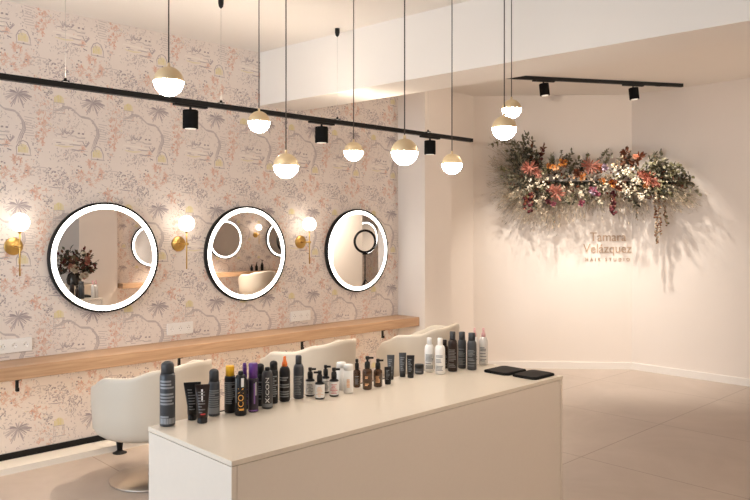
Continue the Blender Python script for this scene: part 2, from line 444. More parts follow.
ML = ['round backlit mirror nearest the left edge, flowers reflected in it', 'middle of the three round lit mirrors, another round mirror reflected in it',
      'round lit mirror beside the white pillar, a ring lamp reflected in it']
MY = (2.20, 3.405, 4.655)
m0 = make_mirror(ML[0], (XW+.017, MY[0], 1.352), math.radians(-2.4), 'lit mirrors on the patterned wall')
m0.rotation_euler.y = math.radians(-.35)
dup(m0, (XW, MY[1], 1.352), 0, ML[1]); dup(m0, (XW, MY[2], 1.352), 0, ML[2])
OMY = (5.62, 8.0, 9.4, 11.9)
OML = ['round lit mirror of the opposite wall, reflected in the leftmost mirror', 'whole round lit mirror reflected in the middle mirror',
       'round lit mirror cut off at the right side of the middle mirror\'s reflection',
       'opposite round lit mirror behind the ring lamp, reflected in the far mirror']
for y, L in zip(OMY, OML): dup(m0, (XO, y, 1.352), PI, L, 'lit mirrors of the opposite wall')

# ------------------------------------------------------------------ wall sconces
def make_sconce(label, loc, rz, group):
    t = thing('wall_sconce', label, 'wall lamp', loc, rz, group)
    MB().lathe([(.058, 0), (.058, .010), (.054, .014), (.0, .015)], M['brass'], 32, axis='X').obj('wall_plate', t)
    MB().tube([(.012, 0, 0), (.13, 0, 0)], .006, M['brass']).lathe([(.011, .118), (.011, .142)], M['brass'], 16, axis='X').obj('arm', t)
    MB().tube([(.13, 0, -.19), (.13, 0, .10)], .0052, M['brass']).lathe([(.006, .085), (.014, .095), (.016, .104)], M['brass'], 16, c=(.13, 0, 0)).obj('stem', t)
    MB().ball((.13, 0, .157), .060, M['globe'], 28, 18).obj('globe', t)
    return t
SL = ['brass sconce with a lit white globe at the left edge of the photo', 'brass globe sconce between the leftmost and the middle mirror',
      'brass globe sconce between the middle mirror and the mirror beside the pillar']
s0 = make_sconce(SL[0], (XW, 1.594, 1.44), 0, 'globe sconces between the mirrors')
dup(s0, (XW, 2.792, 1.44), 0, SL[1]); dup(s0, (XW, 3.985, 1.44), 0, SL[2])
dup(s0, (XO, 8.75, 1.44), PI, 'brass globe sconce reflected inside the middle mirror', 'sconces of the opposite wall')
dup(s0, (XO, 7.3, 1.44), PI, 'brass globe sconce of the opposite wall nearest the column', 'sconces of the opposite wall')

# ------------------------------------------------------------------ wall sockets
def make_socket(label, loc):
    t = thing('wall_socket', label, 'socket', loc, 0, 'triple sockets above the shelf')
    MB().rbox(-.111, .111, -.045, .045, 0, .009, .006, M['socket']).obj('frame_plate', t)
    for k in range(3):
        y = (k-1)*.071
        mb = MB(); mb.lathe([(.021, .0), (.021, .0115), (.019, .0115), (.017, .0095)], M['socket'], 24, c=(y, 0, 0))
        mb.lathe([(.0025, .0094), (.0025, .0099)], M['blackmatte'], 10, c=(y-.0095, 0, 0)).lathe([(.0025, .0094), (.0025, .0099)], M['blackmatte'], 10, c=(y+.0095, 0, 0))
        mb.box(y-.002, y+.002, .014, .0185, .009, .0122, M['chrome']).box(y-.002, y+.002, -.0185, -.014, .009, .0122, M['chrome'])
        mb.obj('outlet', t)
    for c in t.children: c.matrix_parent_inverse = Matrix(); c.rotation_euler = (PI/2, 0, PI/2)
    return t
k0 = make_socket('white triple socket above the shelf at the left edge of the photo', (XW, 1.60, .785))
dup(k0, (XW, 2.806, .785), 0, 'white triple socket below the sconce left of the middle mirror')
dup(k0, (XW, 3.985, .785), 0, 'white triple socket below the sconce nearest the pillar')

# ------------------------------------------------------------------ hanging track with spots
XT = -4.09
t = thing('hanging_track', 'long black lighting track hung on wires in front of the patterned wall', 'track light', (XT, 0, 2.335))
MB().box(-.019, .019, .55, 5.14, 0, .032, M['black']).obj('track_bar', t, bevel=.002)
MB().box(-.010, .010, .65, 5.05, .0321, .0325, M['led']).obj('uplight_strip', t)['label'] = 'warm lit strip'
for y in (1.55, 2.545, 3.545, 4.556):
    MB().box(-.020, .020, y-.016, y+.016, .0345, .041, M['blackmatte']).lathe([(.009, .041), (.007, .056)], M['blackmatte'], 12, c=(0, y, 0)).obj('wire_clip', t)
    MB().tube([(0, y, .05), (0, y, ZC-2.335-.05)], .0011, M['wire'], 6).obj('wire', t)
    MB().lathe([(.004, ZC-2.335-.062), (.014, ZC-2.335-.05), (.018, ZC-2.335-.03), (.018, ZC-2.335)], M['black'], 16, c=(0, y, 0)).obj('ceiling_anchor', t)
def make_spot(label, loc, rz, group, tilt=(0, 0, 0)):
    t = thing('spotlight', label, 'spotlight', loc, rz, group)
    MB().box(-.017, .017, -.115, .115, -.014, 0, M['black']).obj('adapter', t, bevel=.002)
    MB().lathe([(.008, -.036), (.008, -.014)], M['black'], 14).ball((0, 0, -.034), .012, M['black'], 12, 8).obj('joint', t)
    h = MB().lathe([(.046, -.150), (.048, -.148), (.048, -.038), (.045, -.034), (.0, -.034)], M['blackmatte'], 32).obj('head', t)
    MB().lathe([(.0, -.1515), (.036, -.1515), (.036, -.1505)], M['lens'], 24).obj('lens', h)
    h.rotation_euler = tilt
    return t
TL = ['black cylinder spotlight on the hanging track nearest the left edge', 'black cylinder spotlight in the middle of the hanging track',
      'black cylinder spotlight near the right end of the hanging track']
sp0 = make_spot(TL[0], (XT, 2.324, 2.335), 0, 'spotlights on the hanging track')
dup(sp0, (XT, 3.393, 2.335), 0, TL[1]); dup(sp0, (XT, 4.58, 2.335), 0, TL[2])
def copy_track(y0, x, label):
    r = dup(t, (x, y0, 2.335), 0, label); return r
t2 = copy_track(4.9, 1.55, 'unseen black lighting track added over the opposite half of the salon')  # unseen track added to brighten the right side of the room
def spot_lamp(name, loc, target, power, ang, blend, rad, col=WARM):
    l = bpy.data.lights.new(name, 'SPOT'); l.energy = power; l.spot_size = math.radians(ang); l.spot_blend = blend
    l.shadow_soft_size = rad; l.color = col
    o = bpy.data.objects.new(name, l); C.objects.link(o); o.location = loc
    o.rotation_euler = (Vector(target)-Vector(loc)).to_track_quat('-Z', 'Y').to_euler(); return o
for y in (2.324, 3.393, 4.58):
    spot_lamp('spot_lamp', (XT, y, 2.17), (XT, y, 0), 42, 80, .6, .03)

for k, y in enumerate((5.9, 7.3, 9.6)):
    dup(sp0, (1.55, y, 2.335), 0, ('unseen spotlight added on the opposite track, nearest the street', 'unseen spotlight added in the middle of the opposite track', 'unseen spotlight added at the far end of the opposite track')[k], 'added spotlights on the opposite track')
    spot_lamp('spot_lamp', (1.55, y, 2.17), ((1.55, y, 0), (1.55, y, 0), (1.95, 10.6, 1.2))[k], 260, 90, .6, .03)  # added lamps: fill for the opposite half and its mirror reflections
s = dup(sp0, (1.55, 6.55, 2.335), 0, 'unseen spotlight added to brighten the flower wall from the opposite track', 'added spotlights on the opposite track')
spot_lamp('spot_lamp', (1.50, 6.55, 2.25), (-4.2, 6.9, 1.9), 150, 60, 1.0, .12)  # added lamp and head, lifting the dim upper wall behind the flowers
dup(t, (.9, -.3, 2.335), 0, 'unseen black lighting track added over the near right half of the salon')  # unseen track added for more light on the counter front and ceiling
for k, y in enumerate((1.2, 2.7)):
    s = dup(sp0, (.9, y, 2.335), 0, ('unseen spotlight added on the near right track, closer to the street', 'unseen spotlight added on the near right track, closer to the beam')[k], 'added spotlights on the near right track')
    spot_lamp('spot_lamp', (.9, y, 2.17), (-1.3, y+.3, .3), 40, 95, .8, .05)  # added lamps aimed at the counter front
# ceiling track in the alcove, lighting the flowers
A = Vector((-4.5, 5.28, ZC)); B = Vector((-3.18, 7.45, ZC)); d = (B-A).normalized(); ang = math.atan2(d.y, d.x)-PI/2
t = thing('ceiling_track', 'short black lighting track on the ceiling above the dried flowers', 'track light', A, ang)
L = (B-A).length
MB().box(-.019, .019, 0, L, -.034, 0, M['black']).obj('track_bar', t, bevel=.002)
MB().box(-.016, .016, L-.30, L-.25, -.036, -.034, M['blackmatte']).obj('end_feed', t)
def on_track(px):
    r = ray(px); # intersect in plan
    den = r.x*d.y-r.y*d.x; s = (A.x*r.y-A.y*r.x)/(-den) if False else None
    # solve r*k = A + d*q
    det = r.x*(-d.y)+r.y*d.x
    k = (A.x*(-d.y)+A.y*d.x)/det
    return r*k
for px, L2, tx in ((543.5, 'black spotlight on the ceiling track, left one above the dried flowers', 560), (633, 'black spotlight on the ceiling track, right one above the dried flowers', 640)):
    p = on_track(px)
    s = dup(sp0, (p.x, p.y, ZC-.034), ang, L2, 'spotlights on the ceiling track')
    for c in list(s.children):
        if c.name.startswith('head'): c.rotation_euler = (math.radians(4), math.radians(-4), 0)
    tgt = at(tx, 345, 7.9)
    spot_lamp('flower_spot', (p.x, p.y, ZC-.034-.17), tgt, 84, 84, 1.0, .03, (1, .91, .80))

# ------------------------------------------------------------------ pendant globes
PD = [(168.7, 81.5, 29.3, 'lit brass-capped globe pendant, leftmost one, in front of the patterned wall'),
      (259, 122, 21.6, 'globe pendant overlapping the hanging track, second from the left'),
      (286, 165.8, 25, 'globe pendant hanging lowest over the left end of the middle mirror'),
      (353.6, 151.5, 19.2, 'small-looking globe pendant just below the track, above the far mirror'),
      (404.6, 152, 26.6, 'large-looking globe pendant in front of the white pillar'),
      (452, 164, 20.5, 'globe pendant just below the right end of the hanging track'),
      (511.5, 109, 19, 'upper globe of the overlapping pair left of the dried flowers'),
      (504.3, 128, 24, 'lower, nearer globe of the overlapping pair left of the dried flowers')]
RB = .0575
p0 = None
for i, (cx, cy, dia, L) in enumerate(PD):
    dep = F*2*RB/dia; p = at(cx, cy, dep)
    if p0 is None:
        p0 = thing('pendant_lamp', L, 'pendant lamp', p, 0, 'globe pendants above the counter'); src = p0
        up = [(RB*math.sin(PI/2*k/10)+.0006, RB*math.cos(PI/2*k/10)) for k in range(10, -1, -1)]; up[-1] = (0, RB+.0006)
        MB().lathe(up, M['capbrass'], 36).lathe([(.006, RB), (.006, RB+.012), (.0035, RB+.016)], M['capbrass'], 12).obj('brass_cap', p0)
        MB().lathe([(RB*math.sin(PI/2*k/10), -RB*math.cos(PI/2*k/10)) for k in range(11)]+[(RB*.98, 0.0)], M['bulb'], 36).obj('glass_globe', p0)
    else:
        src = dup(p0, p, 0, L)
        for c in list(src.children):
            if c.name.startswith(('cable', 'ceiling_cup')): bpy.data.objects.remove(c)
    MB().tube([(0, 0, RB+.01), (0, 0, ZC-p.z-.005)], .0028, M['cable'], 8).obj('cable', src)
    MB().lathe([(.035, ZC-p.z-.02), (.035, ZC-p.z)], M['capbrass'], 24).obj('ceiling_cup', src)

# ------------------------------------------------------------------ styling chairs
def make_chair(label, loc, rz, group):
    t = thing('styling_chair', label, 'chair', loc, rz, group)
    KZ = [(0, .757), (38, .734), (64, .692), (88, .686), (115, .62), (140, .52)]
    def zt(a):
        a = abs(a)
        for (a0, z0), (a1, z1) in zip(KZ, KZ[1:]):
            if a <= a1: 
                f = (a-a0)/(a1-a0); f = f*f*(3-2*f); return z0+(z1-z0)*f
        return KZ[-1][1]
    R1, th, z0 = .350, .042, .305
    mb = MB(); vs = []; fs = []; NA = 57; angs = [-140+280*i/(NA-1) for i in range(NA)]
    prof = 12
    for a in angs:
        r = math.radians(a); top = zt(a)
        pr = []
        rb = R1*.90
        # outside going up, over the rim, inside going down
        for f in (0, .06, .16, .4, .7, .93): pr.append((R1*(.86+.14*min(1, (f/.16))**.5) if f < .16 else R1*(1.0+.045*(f-.16)), z0+(top-z0)*f))
        pr.append((R1*1.037-.003, top-.004)); pr.append((R1*1.037-.012, top)); pr.append((R1*1.037-th+.010, top-.003))
        pr.append((R1*1.03-th, top-.02)); pr.append((R1-th-.01, z0+.10)); pr.append((R1-th-.06, z0))
        vs += [(q*math.cos(r), q*math.sin(r), z) for q, z in pr]
    for i in range(NA-1):
        for k in range(prof-1): fs.append((i*prof+k, (i+1)*prof+k, (i+1)*prof+k+1, i*prof+k+1))
        fs.append((i*prof+prof-1, (i+1)*prof+prof-1, (i+1)*prof, i*prof))
    fs.append(tuple(range(prof))); fs.append(tuple((NA-1)*prof+k for k in range(prof))[::-1])
    mb.add(vs, fs, M['vinyl'], True).obj('back_shell', t)
    pts = [(.29*math.cos(a), .29*math.sin(a)) for a in [2*PI*k/40 for k in range(40)]]
    pts = [(max(-.30, x*1.05-.03 if x < 0 else x), y*.97) for x, y in pts]
    mb = MB(); n = len(pts)
    lv = [(.90, .33), (1, .35), (1, .43), (.96, .455), (.85, .468)]
    vs = [(x*s, y*s, z) for s, z in lv for x, y in pts]
    fs = [tuple(range(n))[::-1], tuple((len(lv)-1)*n+k for k in range(n))]+[(a*n+k, a*n+(k+1) % n, (a+1)*n+(k+1) % n, (a+1)*n+k) for a in range(len(lv)-1) for k in range(n)]
    mb.add(vs, fs, M['vinyl'], True).obj('seat', t)
    MB().lathe([(.16, .300), (.16, .325), (.12, .330)], M['blackmatte'], 28).obj('seat_plate', t)
    MB().lathe([(.030, .018), (.022, .05), (.022, .20), (.018, .205), (.018, .305)], M['chrome'], 24).obj('column', t)
    MB().lathe([(.250, 0), (.258, .006), (.254, .012), (.10, .022), (.030, .024)], M['chrome'], 56).obj('base_disc', t)
    return t
c0 = make_chair('cream barrel-back styling chair nearest the left, on a steel disc base', (-4.22, 2.135, 0), math.radians(14), 'styling chairs at the shelf')
dup(c0, (-4.26, 3.40, 0), math.radians(8), 'middle cream styling chair, behind the pump bottles on the counter')
dup(c0, (-4.26, 4.606, 0), math.radians(18), 'farthest cream styling chair, behind the white bottles on the counter')
dup(c0, (1.75, 8.2, 0), PI, 'cream styling chair reflected in the middle mirror', 'styling chairs at the opposite shelf')
dup(c0, (1.75, 9.5, 0), PI, 'cream styling chair standing farther along the opposite shelf', 'styling chairs at the opposite shelf')
# footrest by the plinth
t = thing('footrest', 'black floor-mounted footrest post with a round flange by the white plinth', 'footrest', (-4.852, 2.21, 0))
MB().lathe([(.047, 0), (.047, .004), (.030, .010), (.018, .022)], M['black'], 28).obj('flange', t)
MB().lathe([(.0175, .02), (.024, .09), (.024, .19)], M['black'], 20).obj('post', t)
MB().tube([(0, -.14, .20), (0, .14, .20)], .012, M['black'], 12).obj('crossbar', t)

# ------------------------------------------------------------------ counter
HC = .85; KX0, KX1, KY0, KY1 = -2.416, -1.877, 1.205, 3.057
t = thing('counter', 'long white product counter in the foreground', 'counter', ((KX0+KX1)/2, (KY0+KY1)/2, 0))
hx = (KX1-KX0)/2; hy = (KY1-KY0)/2
MB().box(-hx, hx, -hy, hy, HC-.0165, HC, M['countertop']).obj('worktop', t, bevel=.0012)
MB().box(-hx+.002, hx-.002, -hy+.001, -hy+.020, 0, HC-.019, M['counter']).obj('end_panel', t, bevel=.001)
MB().box(-hx+.002, hx-.002, hy-.020, hy-.001, 0, HC-.019, M['counter']).obj('end_panel', t, bevel=.001)
MB().box(hx-.022, hx-.003, -hy+.022, hy-.022, 0, HC-.019, M['counter']).obj('front_panel', t, bevel=.001)
MB().box(-hx+.003, -hx+.022, -hy+.022, hy-.022, 0, HC-.019, M['counter']).obj('back_panel', t, bevel=.001)
MB().box(-hx+.02, hx-.02, -hy+.02, hy-.02, HC-.023, HC-.0165, M['blackmatte']).obj('carcass_rail', t)

# ------------------------------------------------------------------ bottles on the counter
M['gunmetal'] = mat('gunmetal_can', (.050, .055, .066), .42, .15)
M['gunlite'] = mat('grey_lacquer', (.050, .053, .060), .45, .1)
M['blk'] = mat('black_lacquer', (.008, .008, .010), .32, spec=.35)
M['blkcap'] = mat('black_cap', (.012, .012, .013), .4, spec=.35)
M['greycap'] = mat('dark_grey_cap', (.040, .042, .048), .5)
M['yel'] = mat('yellow_cap', (.88, .48, .02), .35)
M['pur'] = mat('purple_cap', (.12, .035, .24), .35)
M['purb'] = mat('purple_black_lacquer', (.020, .012, .030), .3)
M['ora'] = mat('orange_nozzle', (.90, .19, .02), .35)
M['wht'] = mat('white_bottle', (.84, .82, .79), .32)
M['wlab'] = mat('white_label', (.80, .78, .75), .55)
M['pinkcap'] = mat('pink_cap', (.74, .42, .42), .4)
M['clearish'] = mat('pale_grey_bottle', (.70, .67, .65), .25)
M['brnb'] = mat('dark_brown_bottle', (.020, .011, .009), .3, spec=.35)
M['prt'] = mat('pale_print', (.27, .28, .30), .6)
M['prtd'] = mat('dim_print', (.20, .21, .22), .6)
M['prtw'] = mat('white_print', (.78, .78, .78), .6)
M['prtk'] = mat('dark_print', (.16, .15, .15), .6)
M['prto'] = mat('orange_print', (.85, .42, .08), .6)
M['prtp'] = mat('purple_print', (.22, .10, .36), .6)
M['prtr'] = mat('red_print', (.60, .05, .05), .6)
M['prtb'] = mat('peach_print', (.85, .48, .25), .6)
def amber():
    m = mat('amber_glass', (.085, .034, .010), .10, spec=.6, coat=.5)
    b = m.node_tree.nodes['Principled BSDF']; b.inputs['Transmission Weight'].default_value = .35; b.inputs['IOR'].default_value = 1.45
    return m
M['amber'] = amber()

def arc_patch(mb, R, a0, a1, z0, z1, m, n=6, off=.0004):   # piece of print wrapped on a round body; angle 0 = front (-Y)
    vs = []
    for i in range(n+1):
        a = a0+(a1-a0)*i/n
        for z in (z0, z1): vs.append(((R+off)*math.sin(a), -(R+off)*math.cos(a), z))
    mb.add(vs, [(2*i, 2*i+2, 2*i+3, 2*i+1) for i in range(n)], m, True)
def print_lines(mb, R, z0, z1, n, m, seed, amax=1.15):
    rr = random.Random(seed); h = (z1-z0)/n
    for k in range(n):
        if rr.random() < .12: continue
        w2 = amax*rr.uniform(.55, 1); arc_patch(mb, R, -amax, -amax+2*w2, z0+k*h+.22*h, z0+k*h+.80*h, m)
_txt = {}
def text_mesh(s, size):
    cu = bpy.data.curves.new('lettering', 'FONT'); cu.body = s; cu.size = size; cu.resolution_u = 4
    o = bpy.data.objects.new('lettering', cu); C.objects.link(o)
    bpy.context.view_layer.update(); dg = bpy.context.evaluated_depsgraph_get()
    me = bpy.data.meshes.new_from_object(o.evaluated_get(dg))
    vs = [tuple(v.co) for v in me.vertices]; fs = [tuple(p.vertices) for p in me.polygons]
    bpy.data.objects.remove(o); bpy.data.curves.remove(cu); bpy.data.meshes.remove(me)
    return vs, fs
def upright_text(mb, s, R, zc, length, height, m, ang=0.):      # vertical lettering read bottom to top, wrapped on the body
    vs, fs = text_mesh(s, 1.)
    x0, x1 = min(v[0] for v in vs), max(v[0] for v in vs); y0, y1 = min(v[1] for v in vs), max(v[1] for v in vs)
    out = []
    for x, y, _ in vs:
        z = zc+((x-x0)/(x1-x0)-.5)*length; a = ang-((y-y0)/(y1-y0)-.5)*height/R
        out.append(((R+.0006)*math.sin(a), -(R+.0006)*math.cos(a), z))
    mb.add(out, fs, m)

def body_prof(R, z0, z1, rb=.004): return [(R-rb, z0), (R, z0+rb), (R, z1-rb), (R-rb*.7, z1)]
def b_can(t, R, h, s, dome=True, m='gunmetal', cap='greycap', pr='prt', n=13, base=None):
    hc = s.get('caph', .20)*h; zb = h-hc
    MB().lathe([(R-.003, 0), (R, .003), (R, zb-.010), (R*.90, zb)], M[m], 26).obj('body', t)
    r2 = R*s.get('capr', .84)
    if dome: pf = [(r2, zb), (r2, h-r2*.75)]+[(r2*math.cos(a), h-r2*.75+r2*.75*math.sin(a)) for a in (.3, .6, .9, 1.2, 1.45)]+[(0, h)]
    else: pf = [(r2, zb), (r2*.98, h-.004), (r2*.9, h), (0, h)]
    MB().lathe(pf, M[cap], 26).obj('cap', t)
    mb = MB(); print_lines(mb, R, .05*h+.018, zb-.02, n, M[pr], int(h*1e5))
    if base: arc_patch(mb, R, -1.15, 1.15, .010, .030, M[base])
    mb.obj('printing', t)
def b_icon(t, R, h, s, pr, low):
    zb = h*.90
    MB().lathe([(R-.003, 0), (R, .003), (R, zb-.014), (R*.80, zb), (R*.62, zb+.003)], M['blk' if pr == 'prto' else 'gunlite'], 26).obj('body', t)
    MB().lathe([(R*.45, zb+.001), (R*.45, h-.004), (R*.38, h), (0, h)], M['blkcap'], 18).obj('nozzle', t)
    mb = MB(); upright_text(mb, 'ICON', R, h*(.40 if pr == 'prto' else .53), h*.46, R*(.95 if pr == 'prto' else .62), M[pr])
    if low: arc_patch(mb, R, -1.0, 1.0, h*.05, h*.13, M[low])
    if pr == 'prtw':
        for q in (-1, 1):                                # small crossed emblem below the letters
            vs = []
            for i in range(6):
                u = -1+2*i/5; a = .36*u*q; z = h*.21+u*h*.05
                for dz in (-.0022, .0022): vs.append(((R+.0006)*math.sin(a), -(R+.0006)*math.cos(a), z+dz))
            mb.add(vs, [(2*i, 2*i+2, 2*i+3, 2*i+1) for i in range(5)], M[pr])
    if pr == 'prto':
        arc_patch(mb, R, .05, .55, h*.66, h*.86, M['prtw']); arc_patch(mb, R, -1.1, -.75, h*.3, h*.85, M['prtd'])
        arc_patch(mb, R, -.3, .55, h*.13, h*.17, M['prto'])
    mb.obj('lettering', t)
def b_purplecap(t, R, h, s):
    zb = h*.70
    MB().lathe([(R-.003, 0), (R, .003), (R, zb-.006), (R*.88, zb)], M['purb'], 26).obj('body', t)
    MB().lathe([(R*.86, zb), (R*.86, h-.004), (R*.80, h), (0, h)], M['pur'], 26).obj('cap', t)
    mb = MB(); arc_patch(mb, R, .1, .38, h*.18, h*.60, M['prtp']); arc_patch(mb, R, .45, .60, h*.35, h*.62, M['prtw']); arc_patch(mb, R, -1., 1., h*.03, h*.055, M['prtp']); mb.obj('printing', t)
def b_trigger(t, R, h, s, m, cap, cone, pr):
    zb = h*.78 if cone else h*.66
    MB().lathe([(R-.004, 0), (R, .004), (R, zb-.022), (R*.86, zb-.009), (R*.55, zb)], M[m], 26).obj('body', t)
    mb = MB()
    if cone: mb.lathe([(R*.52, zb-.001), (R*.52, zb+.012), (R*.34, zb+.02), (R*.24, h-.004), (R*.18, h), (0, h)], M[cap], 18)
    else:
        mb.lathe([(R*.55, zb-.001), (R*.60, zb+.010), (R*.50, zb+.028), (R*.45, h-.008), (R*.38, h), (0, h)], M[cap], 18)
        mb.box(-R*.30, R*.30, -R*.95, 0, h-.030, h-.014, M[cap])
    mb.obj('nozzle', t)
    mb = MB(); print_lines(mb, R, h*.10, zb-.03, 10, M[pr], 5); mb.obj('printing', t)
def b_pump(t, R, h, s, m='wlab', label=True, pr='prtk', head=-1, glass=False):
    zb = h*.60 if not glass else h*.62
    bm = M['amber'] if glass else M['blk']
    MB().lathe([(R-.004, 0), (R, .004), (R, zb-.012), (R*.93, zb-.004), (R*.5, zb+.002), (R*.45, zb+.006)], bm, 26).obj('bottle', t)
    p = MB(); p.lathe([(R*.58, zb+.004), (R*.58, zb+.022), (R*.50, zb+.030), (R*.22, zb+.032), (R*.20, h-.012)], M['blkcap'], 20)
    p.lathe([(R*.40, h-.014), (R*.42, h-.003), (R*.36, h), (0, h)], M['blkcap'], 18)
    p.box(min(0, head*R*1.25), max(0, head*R*1.25), -.004, .004, h-.011, h-.003, M['blkcap']); p.obj('pump', t)
    if label and not glass:
        mb = MB(); arc_patch(mb, R, -1.9, 1.9, h*.06, h*.53, M['wlab'], 16, .0005)
        rr = random.Random(int(h*1e6))
        for k in range(7):
            wd = rr.uniform(.3, .9); arc_patch(mb, R, -wd, wd*rr.uniform(.3, 1), h*(.12+k*.05), h*(.12+k*.05)+.0022, M[pr], 5, .0009)
        mb.obj('label', t)
    if glass:
        mb = MB(); print_lines(mb, R, h*.12, h*.42, 7, M['prtb'] if s.get('warmprint') else M['prtd'], int(h*1e5), .5); mb.obj('printing', t)
def b_tube(t, R, h, s, m='blk', pr='prtd', accent=None):
    # stands on its cap, crimped flat at the top
    hc = h*.14; n = 24; W = R*s.get('flare', 1.45)
    MB().lathe([(R*.88, 0), (R*.92, .003), (R*.92, hc), (R*.85, hc+.001)], M['blkcap'], 24).obj('cap', t)
    lv = [(0, R, R), (.25, R*1.02, R*.96), (.55, R+(W-R)*.45, R*.70), (.8, R+(W-R)*.8, R*.32), (.95, W, R*.07), (1, W, R*.06)]
    vs = []; fs = []
    for f, a, b in lv:
        z = hc+.001+(h-hc-.001)*f
        vs += [(a*math.cos(2*PI*k/n), b*math.sin(2*PI*k/n), z) for k in range(n)]
    for i in range(len(lv)-1): fs += [(i*n+k, i*n+(k+1) % n, (i+1)*n+(k+1) % n, (i+1)*n+k) for k in range(n)]
    fs += [tuple(range(n))[::-1], tuple((len(lv)-1)*n+k for k in range(n))]
    MB().add(vs, fs, M[m], True).obj('tube_body', t)
    mb = MB(); rr = random.Random(int(h*1e5))
    for k in range(8):
        f = .16+k*.085
        def half(f):
            for (f0, a0, b0), (f1, a1, b1) in zip(lv, lv[1:]):
                if f <= f1: q = (f-f0)/(f1-f0); return a0+(a1-a0)*q, b0+(b1-b0)*q
        def strip(u0, u1, f0, f1, mm):
            vs = []
            for i in range(5):
                u = u0+(u1-u0)*i/4
                for f in (f0, f1):
                    a, b = half(f); vs.append((a*u, -b*math.sqrt(max(0, 1-u*u))-.0007, hc+.001+(h-hc-.001)*f))
            mb.add(vs, [(2*i, 2*i+2, 2*i+3, 2*i+1) for i in range(4)], mm)
        strip(-.62, -.62+rr.uniform(.5, 1.2), f, f+.035, M[pr])
    if accent: strip(-.15, .08, .50, .86, M['prtw']); strip(-.3, .55, .10, .14, M['prtr'])
    mb.obj('printing', t)
def b_white(t, R, h, s, pr='prtd', cap='wht', body='wht', capr=.52, n=12):
    zb = h*.80
    MB().lathe([(R-.004, 0), (R, .004), (R, zb-.022), (R*.93, zb-.010), (R*.72, zb-.001), (R*.6, zb)], M[body], 26).obj('body', t)
    r2 = R*capr
    MB().lathe([(r2, zb-.001), (r2*.97, h-.003), (r2*.85, h), (0, h)], M[cap], 22).obj('cap', t)
    mb = MB(); print_lines(mb, R, h*.10, zb-.045, n, M[pr], int(h*1e5), .9); mb.obj('printing', t)
def b_cyl(t, R, h, s, pr=None):
    MB().lathe([(R-.003, 0), (R, .003), (R, h*.80)], M['wht'], 26).obj('body', t)
    MB().lathe([(R*1.01, h*.803), (R*1.01, h-.006), (R*.93, h), (0, h)], M['wht'], 26).obj('cap', t)
    if pr:
        mb = MB(); upright_text_bar = None
        for k in range(6): arc_patch(mb, R, -.35, .28, h*(.22+k*.05), h*(.22+k*.05)+.004, M[pr], 4)
        mb.obj('printing', t)
def b_spray(t, R, h, s):
    zb = h*.76
    MB().lathe([(R-.004, 0), (R, .004), (R, zb-.025), (R*.8, zb-.008), (R*.5, zb)], M['clearish'], 26).obj('body', t)
    mb = MB().lathe([(R*.48, zb-.001), (R*.48, zb+.018), (R*.30, zb+.022), (R*.28, h-.006), (R*.22, h), (0, h)], M['pinkcap'], 18)
    mb.box(-R*.2, R*.2, -R*.75, 0, h-.016, h-.006, M['pinkcap']); mb.obj('spray_head', t)
    mb = MB(); print_lines(mb, R, h*.10, zb-.05, 10, M['prtd'], 9, .8); mb.obj('printing', t)
def b_jar(t, R, h, s):
    MB().lathe([(R-.003, 0), (R, .003), (R, h*.60)], M['gunlite'], 28).obj('jar_body', t)
    MB().lathe([(R*1.03, h*.61), (R*1.03, h-.003), (R*.97, h), (0, h)], M['blkcap'], 28).obj('lid', t)
    mb = MB(); arc_patch(mb, R, -.9, .5, h*.22, h*.34, M['prtd']); mb.obj('printing', t)

